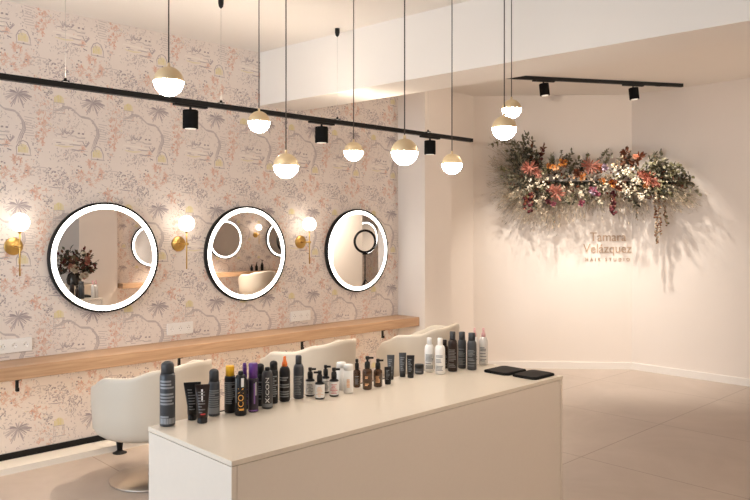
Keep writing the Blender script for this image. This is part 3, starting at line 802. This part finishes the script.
G1 = 'hair products lined up on the counter'
BOT = [
 ('spray_can', 'can', 167.5, 426, 360, 15, 'tall dark grey spray can at the near left corner of the counter', lambda t, R, h: b_can(t, R, h, dict(caph=.19), n=12, base='prt')),
 ('cream_tube', 'tube', 192.3, 420.5, 382, 9.6, 'black tube standing behind another black tube, beside the leftmost spray can', lambda t, R, h: b_tube(t, R, h, dict(flare=1.75), 'blk', 'prtd')),
 ('cream_tube', 'tube', 202.3, 424, 384.4, 11, 'front black tube with a white stripe and red print', lambda t, R, h: b_tube(t, R, h, dict(flare=1.35), 'brnb', 'prtk', True)),
 ('spray_can', 'can', 214, 416.6, 368.4, 11.3, 'short dark grey can with a domed cap, right of the two black tubes', lambda t, R, h: b_can(t, R, h, dict(caph=.27), n=10, pr='prtd', base='prtd')),
 ('spray_can', 'can', 230, 413.6, 365.5, 10.9, 'black can with a bright yellow cap', lambda t, R, h: b_can(t, R, h, dict(caph=.215, capr=.80), False, 'blk', 'yel', 'prtd', 12)),
 ('mousse_can', 'can', 240.8, 416.4, 371, 11.6, 'black can with orange upright lettering', lambda t, R, h: b_icon(t, R, h, {}, 'prto', None)),
 ('pump_bottle', 'pump', 244.6, 409, 362.3, 8.6, 'dark bottle with a purple spray nozzle, behind the orange-lettered can', lambda t, R, h: b_trigger(t, R, h, {}, 'purb', 'pur', False, 'prtp')),
 ('spray_can', 'can', 253.2, 412.8, 363, 10.4, 'black can with a broad purple cap', lambda t, R, h: b_purplecap(t, R, h, {})),
 ('spray_can', 'can', 260.3, 404.6, 361.8, 8.2, 'black domed can between the purple cap and the grey upright lettering', lambda t, R, h: b_can(t, R, h, dict(caph=.24, capr=.90), True, 'blk', 'blkcap', 'prtd', 10)),
 ('mousse_can', 'can', 267.3, 409.3, 367, 11, 'dark grey can with white upright lettering', lambda t, R, h: b_icon(t, R, h, {}, 'prtw', 'prtd')),
 ('spray_can', 'can', 273.6, 403.2, 359.8, 8.8, 'black domed can just left of the orange-nozzle bottle', lambda t, R, h: b_can(t, R, h, dict(caph=.22, capr=.88), True, 'blk', 'blkcap', 'prtd', 10)),
 ('spray_bottle', 'bottle', 284.6, 401.6, 355.6, 10.8, 'black bottle with a pointed orange nozzle', lambda t, R, h: b_trigger(t, R, h, {}, 'blk', 'ora', True, 'prtd')),
 ('shampoo_bottle', 'bottle', 298.6, 399.2, 355.2, 10.4, 'dark grey flat-capped bottle right of the orange nozzle', lambda t, R, h: b_white(t, R, h, {}, 'prtd', 'greycap', 'gunmetal', .60, 12)),
 ('pump_bottle', 'pump', 310.2, 396.8, 367.4, 9.4, 'black pump bottle with a white label, leftmost of its four', lambda t, R, h: b_pump(t, R, h, {}, head=1)),
 ('pump_bottle', 'pump', 319.7, 399.8, 370.6, 9.8, 'black pump bottle with a cream label, nearest of its four', lambda t, R, h: b_pump(t, R, h, {}, pr='prtb', head=-1)),
 ('pump_bottle', 'pump', 325.6, 393.6, 365, 8.4, 'black pump bottle half hidden behind the front pair of label pumps', lambda t, R, h: b_pump(t, R, h, {}, head=1)),
 ('pump_bottle', 'pump', 334, 397, 367.6, 9.6, 'black pump bottle with a white label, in front of the plain white cylinders', lambda t, R, h: b_pump(t, R, h, {}, pr='prtr', head=1)),
 ('white_bottle', 'bottle', 341.2, 390.6, 362.2, 9.4, 'plain white cylinder bottle, the one standing behind', lambda t, R, h: b_cyl(t, R, h, {})),
 ('white_bottle', 'bottle', 348.4, 393.8, 364.3, 9.6, 'white cylinder bottle with peach print, beside the amber bottles', lambda t, R, h: b_cyl(t, R, h, {}, 'prtb')),
 ('amber_bottle', 'bottle', 356.9, 387.9, 359, 7.3, 'amber bottle with black pump, leftmost of three', lambda t, R, h: b_pump(t, R, h, {}, glass=True, head=0)),
 ('amber_bottle', 'bottle', 367.4, 390.3, 356.2, 9.8, 'largest amber pump bottle, in front of the other two', lambda t, R, h: b_pump(t, R, h, dict(warmprint=True), glass=True, head=1)),
 ('amber_bottle', 'bottle', 377.9, 387.5, 358.8, 9.0, 'amber pump bottle, rightmost of three', lambda t, R, h: b_pump(t, R, h, dict(warmprint=True), glass=True, head=1)),
 ('cream_tube', 'tube', 387.9, 384.7, 366.8, 6.6, 'short black tube in front of a taller grey tube, right of the amber bottles', lambda t, R, h: b_tube(t, R, h, dict(flare=1.05), 'blk', 'prtd')),
 ('cream_tube', 'tube', 390.8, 380, 354.8, 6.2, 'tall grey-black tube behind a short tube, right of the amber bottles', lambda t, R, h: b_tube(t, R, h, dict(flare=1.2), 'gunlite', 'prtd')),
 ('cream_tube', 'tube', 402.6, 377, 352.4, 6.4, 'tall grey-black tube left of the small jar, farther of two', lambda t, R, h: b_tube(t, R, h, dict(flare=1.15), 'gunlite', 'prt')),
 ('cream_tube', 'tube', 410.6, 378.2, 355.2, 6.8, 'grey-black tube standing right beside the small dark jar', lambda t, R, h: b_tube(t, R, h, dict(flare=1.15), 'blk', 'prtd')),
 ('cosmetic_jar', 'jar', 419.2, 374.6, 364.2, 9., 'low dark grey jar with a lid', lambda t, R, h: b_jar(t, R, h, {})),
 ('shampoo_bottle', 'bottle', 429.3, 371.7, 337, 9.2, 'white bottle with a narrow cap, left of two', lambda t, R, h: b_white(t, R, h, {})),
 ('shampoo_bottle', 'bottle', 440.1, 374.7, 338, 10.0, 'white bottle with a narrow cap, right and nearer of two', lambda t, R, h: b_white(t, R, h, {}, 'prt')),
 ('shampoo_bottle', 'bottle', 444.8, 368.6, 339.5, 7.0, 'dark brown bottle mostly hidden behind a white bottle', lambda t, R, h: b_white(t, R, h, {}, 'prtd', 'brnb', 'brnb', .6)),
 ('shampoo_bottle', 'bottle', 452.6, 372, 331.5, 9.6, 'tall dark brown bottle right of the two white bottles', lambda t, R, h: b_white(t, R, h, {}, 'prtk', 'greycap', 'brnb', .60)),
 ('shampoo_bottle', 'bottle', 462, 368.7, 331.8, 8.6, 'dark grey bottle standing behind another grey one, right of the brown bottle', lambda t, R, h: b_white(t, R, h, {}, 'prtd', 'gunlite', 'gunlite', .74)),
 ('shampoo_bottle', 'bottle', 471.8, 370.4, 332.8, 9.4, 'dark grey bottle in front, hiding a pink-tipped spray', lambda t, R, h: b_white(t, R, h, {}, 'prtd', 'gunlite', 'gunlite', .74)),
 ('spray_bottle', 'bottle', 474.6, 365.6, 327.8, 7.4, 'pale spray bottle with pink tip hidden behind a dark grey bottle', lambda t, R, h: b_spray(t, R, h, {})),
 ('spray_bottle', 'bottle', 483.4, 365.4, 328, 8.8, 'pale spray bottle with pink tip at the far end of the row', lambda t, R, h: b_spray(t, R, h, {})),
]
PLACED = []
for name, cat, cx, yb_, yt, wpx, L, fn in BOT:
    d = F*(H-HC)/(yb_-VY); R = wpx*d/F/2
    d += R; R = wpx*d/F/2
    p = ray(cx)*d; h = H-(yt-VY)/F*d-HC
    if p.x-R < KX0+.006: p = p*((KX0+R+.006)/p.x)
    for q, r2, nm in PLACED:
        dd = math.hypot(p.x-q.x, p.y-q.y)
        if dd < R+r2+.001:                       # push the farther one straight back until they only stand side by side
            print('CLOSE', L[:30], '|', nm[:30], round(dd-R-r2, 4))
            v = Vector((p.x-q.x, p.y-q.y, 0)); v = v.normalized()*(R+r2+.0015); p = Vector((q.x, q.y, 0))+v
    PLACED.append((p, R, L))
    if not (KX0 < p.x-R and p.x+R < KX1 and KY0 < p.y-R and p.y+R < KY1): print('EDGE', L[:30], p.x, p.y, R)
    rz = math.atan2(-p.x, p.y)
    t = thing(name, L, {'can': 'spray can', 'tube': 'tube', 'pump': 'pump bottle', 'jar': 'jar'}.get(cat, 'bottle'), (p.x, p.y, HC), rz, G1)
    fn(t, R, h)

# two black pads at the far end
def pad(label, x0, x1, y0, y1):
    cx, cy = (x0+x1)/2, (y0+y1)/2
    t = thing('counter_pad', label, 'pad', (cx, cy, HC), 0, 'black pads on the counter end')
    a, b = (x1-x0)/2, (y1-y0)/2
    MB().rbox(-a, a, -b, b, 0, .009, .028, M['blackmatte'], 8).obj('pad_body', t)
    mb = MB(); mb.rbox(-a+.010, a-.010, -b+.010, b-.010, .009, .0115, .022, M['black'], 8); mb.obj('pad_top', t)
pad('black rounded pad nearer the bottles, left of two', -2.205, -2.055, 2.850, 3.030)
pad('black rounded pad at the front right corner of the counter', -2.045, -1.905, 2.862, 3.046)

# ------------------------------------------------------------------ lettering on the back wall
def wall_text(s, px0, px1, py_top, py_base, parent, name, spacing=1., bold=0.):
    cu = bpy.data.curves.new('lettering', 'FONT'); cu.body = s; cu.size = 1; cu.extrude = .003; cu.space_character = spacing; cu.offset = bold; cu.resolution_u = 6
    o = bpy.data.objects.new('lettering', cu); C.objects.link(o)
    bpy.context.view_layer.update(); me = bpy.data.meshes.new_from_object(o.evaluated_get(bpy.context.evaluated_depsgraph_get()))
    bpy.data.objects.remove(o); bpy.data.curves.remove(cu); me.name = name
    xs = [v.co.x for v in me.vertices]; x0, x1 = min(xs), max(xs)
    capv = max(v.co.y for v in me.vertices if True) if s != 'Velázquez' else .73
    capv = .729
    def on_wall(px, py):
        r = ray(px); k = W0.dot(DN)/r.dot(DN); return at(px, py, k)
    Pa, Pb, Pt = on_wall(px0, py_base), on_wall(px1, py_base), on_wall((px0+px1)/2, py_top)
    ux = (Pb-Pa).length; hz = Pt.z-(Pa.z+Pb.z)/2; zb = (Pa.z+Pb.z)/2
    for v in me.vertices:
        q = Pa+(Pb-Pa)*((v.co.x-x0)/(x1-x0)); z = zb+v.co.y/capv*hz
        v.co = Vector((q.x, q.y, z))+DN*(.004+v.co.z)-parent.location
    me.materials.append(M['letter'])
    b = bpy.data.objects.new(name, me); C.objects.link(b); b.parent = parent
r = ray(608); sp = at(608, 247, W0.dot(DN)/r.dot(DN))
t = thing('wall_lettering', 'bronze raised lettering on the back wall below the dried flowers', 'lettering', sp)
wall_text('Tamara', 590, 626, 231.8, 241, t, 'first_line')
wall_text('Velázquez', 583, 631.4, 243.4, 252.6, t, 'second_line')
wall_text('HAIR STUDIO', 585.5, 629.5, 257.6, 261, t, 'small_line', 1.9, .01)

# ------------------------------------------------------------------ dried flower arrangement
def flat(name, c, rough=.8, var=.25):
    return mat(name, c, rough, var=var, scale=9, spec=.15)
FM = dict(euc=flat('eucalyptus_leaf', (.165, .15, .10)), olive=flat('olive_leaf', (.155, .14, .075)), sage=flat('sage_leaf', (.245, .225, .165)),
          dark=flat('dark_leaf', (.055, .052, .038)), brown=flat('brown_leaf', (.17, .075, .045)), grass=flat('dried_grass', (.60, .49, .37)),
          tan=flat('tan_grass', (.42, .32, .22)), coral=flat('coral_petal', (.44, .165, .12)), pinkc=flat('pink_coral_petal', (.50, .25, .19)),
          orange=flat('orange_petal', (.62, .25, .06)), peach=flat('peach_petal', (.68, .42, .24)), rust=flat('rust_petal', (.20, .065, .035)),
          cream=flat('cream_petal', (.68, .60, .46), .8, .15), white=flat('ivory_petal', (.80, .73, .61), .8, .1), burg=flat('burgundy_petal', (.10, .025, .03)),
          lilac=flat('lilac_petal', (.36, .27, .33)), mag=flat('magenta_petal', (.38, .12, .17)), seed=flat('seed_pod', (.30, .21, .13)), stem=flat('twig', (.12, .085, .05)))
RF = random.Random(21)
def wall_depth(px):
    r = ray(px); k1 = W0.dot(DN)/r.dot(DN); k2 = 7.632/r.y
    return min(k1, k2)
def P(px, py, off): return at(px, py, wall_depth(px)-off)
FO = P(600, 182, .02)
UPX = .01115
root = thing('dried_flower_garland', 'wide arrangement of dried flowers and foliage on the back wall', 'flower arrangement', FO)
CAMV = -FW
def leaf(mb, b, dr, L, wd, m, twist=None):
    dr = dr.normalized(); s = dr.cross(Vector((RF.gauss(0, 1), RF.gauss(0, 1), RF.gauss(0, 1))))
    if s.length < 1e-3: s = dr.orthogonal()
    s.normalize(); n = dr.cross(s)
    q = [b, b+dr*L*.35+s*wd*.5+n*wd*.12, b+dr*L*.72+s*wd*.42+n*wd*.1, b+dr*L, b+dr*L*.72-s*wd*.42+n*wd*.1, b+dr*L*.35-s*wd*.5+n*wd*.12, b+dr*L*.5-n*wd*.08]
    mb.add(q, [(0, 1, 6), (1, 2, 6), (2, 3, 6), (3, 4, 6), (4, 5, 6), (5, 0, 6)], m, True)
def curve(p0, p1, sag, n=10, wob=.012):
    pts = []
    for i in range(n+1):
        f = i/n; p = p0.lerp(p1, f); p = p+Vector((0, 0, sag*4*f*(1-f)))+Vector((RF.gauss(0, 1), RF.gauss(0, 1), RF.gauss(0, 1)))*wob*(0 if i == 0 else 1)*.5
        pts.append(p)
    return pts
def rnd(): return Vector((RF.gauss(0, 1), RF.gauss(0, 1), RF.gauss(0, 1))).normalized()
def spray(name, p0, p1, sag, nl, L, wd, mats, start=.25, stem=.0022, spread=.9, side=0):
    """a twig with leaves along it"""
    mb = MB(); pts = curve(p0-FO, p1-FO, sag); mb.tube(pts, stem, FM['stem'], 4, .5)
    for k in range(nl):
        f = start+(1-start)*k/nl+RF.uniform(-.02, .02); f = min(max(f, 0), .999); i = int(f*(len(pts)-1)); b = pts[i].lerp(pts[i+1], f*(len(pts)-1)-i)
        d = (pts[i+1]-pts[i]).normalized(); v = (d*.6+rnd()*spread)
        leaf(mb, b, v, L*RF.uniform(.7, 1.25), wd*RF.uniform(.75, 1.2), FM[RF.choice(mats)])
    leaf(mb, pts[-1], pts[-1]-pts[-2], L, wd, FM[mats[0]])
    return mb.obj(name, root)
# backing of dark moss and leaves hugging the wall
mb = MB()
for k in range(900):
    px = RF.uniform(508, 684); cyy = 182+7*math.sin((px-508)/176*PI*1.0-.4)*.3
    hh = 17*math.sqrt(max(.05, 1-((px-598)/94)**2)); py = cyy+RF.uniform(-1, 1)*hh
    b = P(px, py, RF.uniform(.015, .20))-FO; leaf(mb, b, rnd()+CAMV*.4, RF.uniform(.03, .06), RF.uniform(.015, .028), FM[RF.choice(['dark', 'brown', 'euc', 'olive', 'brown', 'rust', 'dark', 'tan'])])
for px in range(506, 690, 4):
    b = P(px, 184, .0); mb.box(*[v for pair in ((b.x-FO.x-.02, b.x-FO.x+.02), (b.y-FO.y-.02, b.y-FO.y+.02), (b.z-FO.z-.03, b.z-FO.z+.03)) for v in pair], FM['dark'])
mb.obj('moss_backing', root)
# eucalyptus at the left and up
for (x0, y0, x1, y1, sag, L, m) in [
    (540, 180, 491, 143.5, .16, .045, ('olive', 'sage')), (536, 182, 527, 134, .02, .05, ('euc', 'dark')), (532, 178, 522, 139, .02, .05, ('euc', 'olive')),
    (534, 180, 532, 140, -.02, .05, ('euc', 'brown')), (530, 180, 514, 150, .02, .05, ('euc', 'dark')), (530, 184, 508, 160, .04, .045, ('euc', 'sage')),
    (535, 186, 502, 176, .03, .045, ('sage', 'euc')), (535, 178, 543, 147, .0, .055, ('brown', 'burg')), (548, 180, 551, 155, .0, .045, ('euc', 'olive')),
    (526, 182, 517, 156, .0, .05, ('euc', 'dark')), (528, 176, 511, 168, .02, .05, ('olive', 'euc')), (545, 178, 538, 152, .0, .05, ('euc', 'dark')), (522, 178, 519, 147, .0, .05, ('euc', 'sage')),
    (530, 180, 526, 146, .0, .05, ('dark', 'euc')), (520, 190, 505, 186, .02, .04, ('sage', 'grass')), (520, 192, 503, 196, .02, .04, ('sage', 'grass')),
    (565, 175, 571, 152, .0, .045, ('euc', 'sage')), (568, 176, 579, 159, .0, .05, ('euc', 'olive')), (560, 176, 561, 150, .0, .03, ('sage', 'tan')),
    (540, 182, 515, 143, .03, .05, ('euc', 'sage')), (542, 180, 508, 152, .04, .05, ('olive', 'euc')), (538, 176, 530, 150, .0, .055, ('euc', 'dark')), (528, 186, 500, 168, .03, .045, ('sage', 'olive')),
    (532, 182, 524, 150, .0, .055, ('euc', 'brown')), (526, 182, 512, 158, .01, .055, ('dark', 'euc')), (536, 180, 536, 156, .0, .05, ('euc', 'olive')), (580, 176, 588, 156, .0, .045, ('sage', 'olive')), (552, 176, 566, 158, .0, .045, ('euc', 'sage')), (592, 172, 607, 150, .02, .035, ('olive', 'sage')), (600, 172, 612, 152, .01, .04, ('sage', 'olive')), (610, 172, 622, 157, .0, .04, ('sage', 'tan')),
    (622, 172, 626, 150, .0, .06, ('brown', 'rust')), (626, 172, 642, 156, .02, .065, ('brown', 'rust')), (620, 172, 630, 153, .0, .05, ('brown', 'dark'))]:
    spray('foliage_spray', P(x0, y0, .10), P(x1, y1, RF.uniform(.10, .28)), sag, 36, L*1.0, L*.5, m)
for (x1, y1, sag) in [(655, 155, .03), (662, 154, .03), (664, 161, .04), (668, 166, .04), (676, 165, .06), (683, 170, .06), (692, 176, .08), (698, 194, .14), (695, 188, .10), (690, 199, .08),
                      (684, 186, .05), (680, 198, .04), (674, 180, .03), (672, 196, .02), (662, 178, .02), (664, 198, .0), (656, 168, .02), (690, 182, .07)]:
    spray('foliage_spray', P(640+RF.uniform(-4, 6), 180+RF.uniform(-5, 6), .12), P(x1, y1, RF.uniform(.08, .24)), sag, 30, .056, .029, RF.choice([('olive', 'euc'), ('euc', 'sage'), ('olive', 'dark')]))
# green filler through the middle
for k in range(56):
    x = RF.uniform(510, 676); y = RF.uniform(168, 203); a = RF.uniform(0, 2*PI)
    spray('foliage_spray', P(x, y, .08), P(x+12*math.cos(a), y+9*math.sin(a), .26), .02, 16, .045, .024, RF.choice([('euc', 'olive'), ('sage', 'olive'), ('dark', 'euc'), ('sage', 'grass')]))
# dried grass haze, drooping below
def plume(x0, y0, x1, y1, n, mats, spread, sag=.04, wd=.0017):
    mb = MB()
    for k in range(n):
        a = P(x0+RF.gauss(0, 2), y0+RF.gauss(0, 2), .10)-FO
        b = P(x1+RF.gauss(0, spread), y1+RF.gauss(0, spread*.8), RF.uniform(.04, .24))-FO
        pts = curve(a, b, sag*RF.uniform(.5, 1.5), 5, .02)
        mb.tube(pts, wd*RF.uniform(.7, 1.3), FM[RF.choice(mats)], 3, .4)
        for j in range(3):
            q = pts[RF.randrange(2, 6)]; leaf(mb, q, rnd()*.6+(pts[-1]-pts[0]).normalized(), RF.uniform(.03, .06), .005, FM[RF.choice(mats)])
    mb.obj('grass_plume', root)
for (x1, y1) in [(500, 158), (497, 168), (498, 178), (500, 190), (502, 200), (505, 210), (511, 206), (515, 216), (522, 210), (528, 222), (536, 212), (544, 222), (552, 210), (562, 216), (572, 208),
                 (582, 214), (592, 207), (602, 216), (612, 208), (622, 216), (634, 208), (645, 214), (656, 207), (666, 212), (676, 205), (686, 202), (640, 220), (560, 226), (508, 222), (520, 226), (536, 228), (548, 230), (575, 222), (512, 196), (504, 204)]+[(496, 162), (495, 172), (497, 184), (499, 150), (506, 146), (690, 196), (692, 204), (676, 208)]:
    y1 -= 5*(y1 > 205)
    plume(min(max(x1, 522), 668)*.8+.2*600, 188, x1, y1, 30, ('grass', 'tan', 'sage', 'grass'), 5.5)
# hanging strings
def tassel(name, x, y0, y1, mats, r, n, off=.16, dx=0):
    mb = MB(); a = P(x-dx, y0, off)-FO; b = P(x, y1, off)-FO; pts = curve(a, b, 0, 12, .012); mb.tube(pts, .0016, FM['stem'], 4)
    for k in range(n):
        f = k/n*.999; i = int(f*12); q = pts[i].lerp(pts[i+1], f*12-i)+rnd()*r*.9
        mb.ball(q, r*RF.uniform(.5, .9), FM[RF.choice(mats)], 6, 4)
    mb.obj(name, root)
tassel('hanging_string', 657.5, 200, 244, ('seed', 'brown', 'tan'), .016, 60, .16, 2)
tassel('hanging_string', 661, 198, 236, ('seed', 'tan', 'brown'), .014, 46, .2, 3)
tassel('hanging_string', 667, 196, 226, ('seed', 'olive', 'brown'), .015, 40, .14, 4)
tassel('hanging_string', 554, 200, 230, ('tan', 'sage'), .010, 30, .2, 1)
tassel('hanging_string', 637, 198, 220, ('sage', 'tan'), .010, 24, .18)
tassel('amaranth_drop', 613, 192, 213.5, ('burg', 'brown', 'burg'), .026, 46, .2)
tassel('amaranth_drop', 531, 193, 212, ('burg', 'rust', 'burg'), .024, 40, .18)
tassel('amaranth_drop', 526, 195, 208, ('rust', 'burg'), .020, 30, .2)
tassel('amaranth_drop', 548, 190, 205, ('burg', 'dark'), .024, 30, .2)
# blooms
def bloom(name, x, y, off, rpx, mats, n, wd=.35, ex=1., ang=0., flatz=.8):
    mb = MB(); c = P(x, y, off)-FO; r = rpx*UPX
    for k in range(n):
        v = rnd(); v = v+CAMV*max(0, .5-v.dot(CAMV))
        lr = v.dot(RT); up = v.z; v = v+RT*(lr*(ex-1)*math.cos(ang))+Vector((0, 0, lr*(ex-1)*math.sin(ang)))
        leaf(mb, c+v*r*.12, v, r*RF.uniform(.7, 1.1), r*wd*RF.uniform(.7, 1.2), FM[RF.choice(mats)])
    mb.ball(c, r*.35, FM[mats[-1]], 8, 6); mb.obj(name, root)
for (x, y, r, m, ex, ang) in [(529, 169, 10, ('coral', 'pinkc', 'coral'), 1.5, -.3), (537, 173, 7, ('pinkc', 'coral'), 1.2, -.6), (556, 193, 10, ('pinkc', 'coral'), 1.0, 0), (590, 166, 11, ('coral', 'coral', 'pinkc'), 1.5, .3),
                              (600, 168, 6, ('coral', 'orange'), 1.2, 0), (648, 179, 9, ('coral', 'rust', 'coral'), 1.7, -.6), (656, 185, 6, ('coral', 'pinkc'), 1.7, -.6), (551, 189, 6, ('coral', 'pinkc'), 1, 0), (641, 174, 6, ('rust', 'coral'), 1.3, -.5)]:
    bloom('coral_bloom', x, y, .23, r*.88, m, 70, .13, ex, ang)
for (x, y, r, m) in [(562, 163, 6, ('orange', 'orange', 'rust')), (555, 167.5, 4.5, ('peach', 'orange')), (549, 166, 4, ('orange', 'rust')), (582, 177, 5, ('peach', 'peach', 'orange')), (602, 181, 4.5, ('peach', 'orange')), (612, 183, 5.5, ('rust', 'orange', 'rust')),
                     (577, 173, 6, ('rust', 'brown')), (645, 186, 4, ('peach', 'orange')), (618, 188, 5, ('rust', 'brown'))]:
    bloom('orange_bloom', x, y, .25, r*.9, m, 34, .4)
for (x, y, r, m) in [(605, 167.5, 4.5, ('lilac',)), (592, 191, 5.5, ('mag', 'lilac')), (581, 203, 4, ('mag', 'mag')), (596, 194, 4, ('mag',)), (553, 204, 3.5, ('burg', 'mag'))]:
    bloom('purple_bloom', x, y, .26, r, m, 24, .55)
def blossoms(x, y, rx, ry, n, mats, s=.016):
    mb = MB()
    for k in range(int(n*.75)):
        a = RF.uniform(0, 2*PI); q = math.sqrt(RF.random()); c = P(x+rx*q*math.cos(a), y+ry*q*math.sin(a), .22+.10*(1-q)+RF.uniform(-.03, .03))-FO
        r = s*RF.uniform(.65, 1.2); u = (CAMV+rnd()*.8).normalized(); e = u.orthogonal().normalized(); g = u.cross(e); m = FM[RF.choice(mats)]
        for j in range(5):
            b = 2*PI*j/5; d = (e*math.cos(b)+g*math.sin(b)+u*.35); leaf(mb, c, d, r*1.15, r*.9, m)
        mb.ball(c+u*r*.2, r*.32, FM['tan'] if RF.random() < .3 else m, 6, 4)
        mb.tube([c-u*.06, c], .0012, FM['stem'], 3)
    mb.obj('blossom_cluster', root)
for (x, y, rx, ry, n, m) in [(534, 184, 9, 6, 16, ('cream', 'white')), (545, 183, 8, 6, 16, ('white', 'cream')), (529, 188, 4, 3, 6, ('white',)), (523, 180, 6, 6, 12, ('cream', 'sage')), (568, 186, 7, 7, 14, ('cream', 'grass')),
                             (580, 193, 6, 5, 12, ('white', 'cream')), (573, 180, 6, 5, 10, ('cream', 'peach')), (603, 187, 7, 6, 13, ('cream', 'grass')), (612, 166, 6, 4, 9, ('cream', 'peach')), (620, 172, 6, 6, 16, ('cream', 'white')),
                             (629, 170, 6, 6, 16, ('cream', 'white')), (622, 186, 6, 5, 16, ('cream', 'white')), (630, 192, 8, 7, 30, ('white', 'cream')), (636, 182, 6, 6, 18, ('white', 'cream')), (640, 196, 5, 4, 12, ('white', 'cream')),
                             (657, 196, 6, 6, 12, ('cream', 'tan')), (646, 190, 5, 5, 10, ('cream', 'grass')), (590, 180, 5, 5, 9, ('cream', 'grass')), (558, 178, 5, 4, 8, ('cream', 'white')), (518, 192, 7, 6, 12, ('sage', 'cream')),
                             (541, 199, 6, 4, 8, ('cream', 'grass')), (598, 199, 6, 4, 8, ('cream', 'sage')), (566, 200, 5, 4, 8, ('cream', 'sage')), (668, 186, 5, 5, 6, ('cream', 'olive'))]:
    blossoms(x, y, rx, ry, n, m)

# ------------------------------------------------------------------ things seen only in the mirrors
M['cab'] = mat('cream_cabinet', (.72, .66, .58), .5)
M['dkglass'] = mat('dark_vase', (.03, .025, .02), .15)
t = thing('sideboard', 'cream sideboard reflected in the leftmost mirror, flowers on top', 'cabinet', (1.55, 3.9, 0), math.radians(215))
MB().box(-.55, .55, -.2, .2, .06, .76, M['cab']).obj('carcass', t, bevel=.003)
for s in (-1, 1):
    dr = MB().box(s*.275-.265, s*.275+.265, .2, .218, .07, .56, M['cab']).obj('door', t, bevel=.002)
    MB().tube([(s*.06, .235, .30), (s*.06, .235, .42)], .006, M['black']).obj('handle', dr)
    dr = MB().box(s*.275-.265, s*.275+.265, .2, .218, .57, .75, M['cab']).obj('drawer', t, bevel=.002)
    MB().tube([(s*.275-.05, .232, .68), (s*.275+.05, .232, .68)], .006, M['black']).obj('handle', dr)
MB().box(-.53, .53, -.17, .17, 0, .06, M['black']).obj('base', t)
t = thing('flower_vase', 'dark vase with a full bouquet, reflected in the leftmost mirror', 'vase', (1.45, 3.9, .76), 0)
MB().lathe([(.07, 0), (.10, .03), (.11, .10), (.09, .17), (.06, .20), (.055, .20)], M['dkglass'], 24).obj('vase_body', t)
root = t; FO = Vector((0, 0, 0)); 
mb = MB()
for k in range(46):
    v = rnd(); v.z = abs(v.z)*.8+.15; tip = Vector((0, 0, .2))+v*RF.uniform(.26, .48); mb.tube([Vector((0, 0, .15)), tip], .0025, FM['stem'], 4)
    for j in range(9): leaf(mb, Vector((0, 0, .15)).lerp(tip, RF.uniform(.4, 1)), rnd()+v*.6, .07, .04, FM[RF.choice(['dark', 'euc', 'brown', 'dark', 'burg'])])
mb.obj('foliage', t)
for k in range(11):
    v = (rnd()+Vector((-1.2, .3, .2))).normalized(); c = Vector((0, 0, .30))+v*.24; m2 = RF.choice([('coral', 'pinkc'), ('cream', 'white'), ('pinkc', 'coral')]); mb = MB()
    for j in range(30): q = rnd(); leaf(mb, c, q+v*.5, .06, .04, FM[RF.choice(m2)])
    mb.obj('bloom', t)
# ring lamp on a stand
t = thing('ring_lamp', 'black ring lamp on a stand, reflected in the far mirror', 'ring lamp', (1.1, 10.5, 0), math.radians(25))
mb = MB(); n = 48
mb.tube([(0, (.23)*math.cos(2*PI*i/n), 1.30+.23*math.sin(2*PI*i/n)) for i in range(n+1)], .026, M['black'], 10); mb.obj('ring', t)
MB().tube([(0, 0, .35), (0, 0, 1.07)], .012, M['black']).obj('pole', t)
MB().box(-.03, .03, -.05, .05, 1.02, 1.09, M['black']).obj('clamp', t)
for k in range(3): a = 2*PI*k/3; MB().tube([(0, 0, .5), (.35*math.cos(a), .35*math.sin(a), .012)], .011, M['black']).obj('leg', t)
# three dark pump bottles on the opposite shelf
for k, (y, L) in enumerate(((8.82, 'tallest dark pump bottle reflected in the middle mirror'), (8.68, 'dark pump bottle reflected in the middle mirror, beside a taller one'), (8.56, 'low dark pump bottle on the opposite shelf'))):
    t = thing('pump_bottle', L, 'pump bottle', (XO-.14, y, .694), PI/2, 'bottles on the opposite shelf'); b_pump(t, .03, (.22, .17, .13)[k], {}, label=False, head=1)
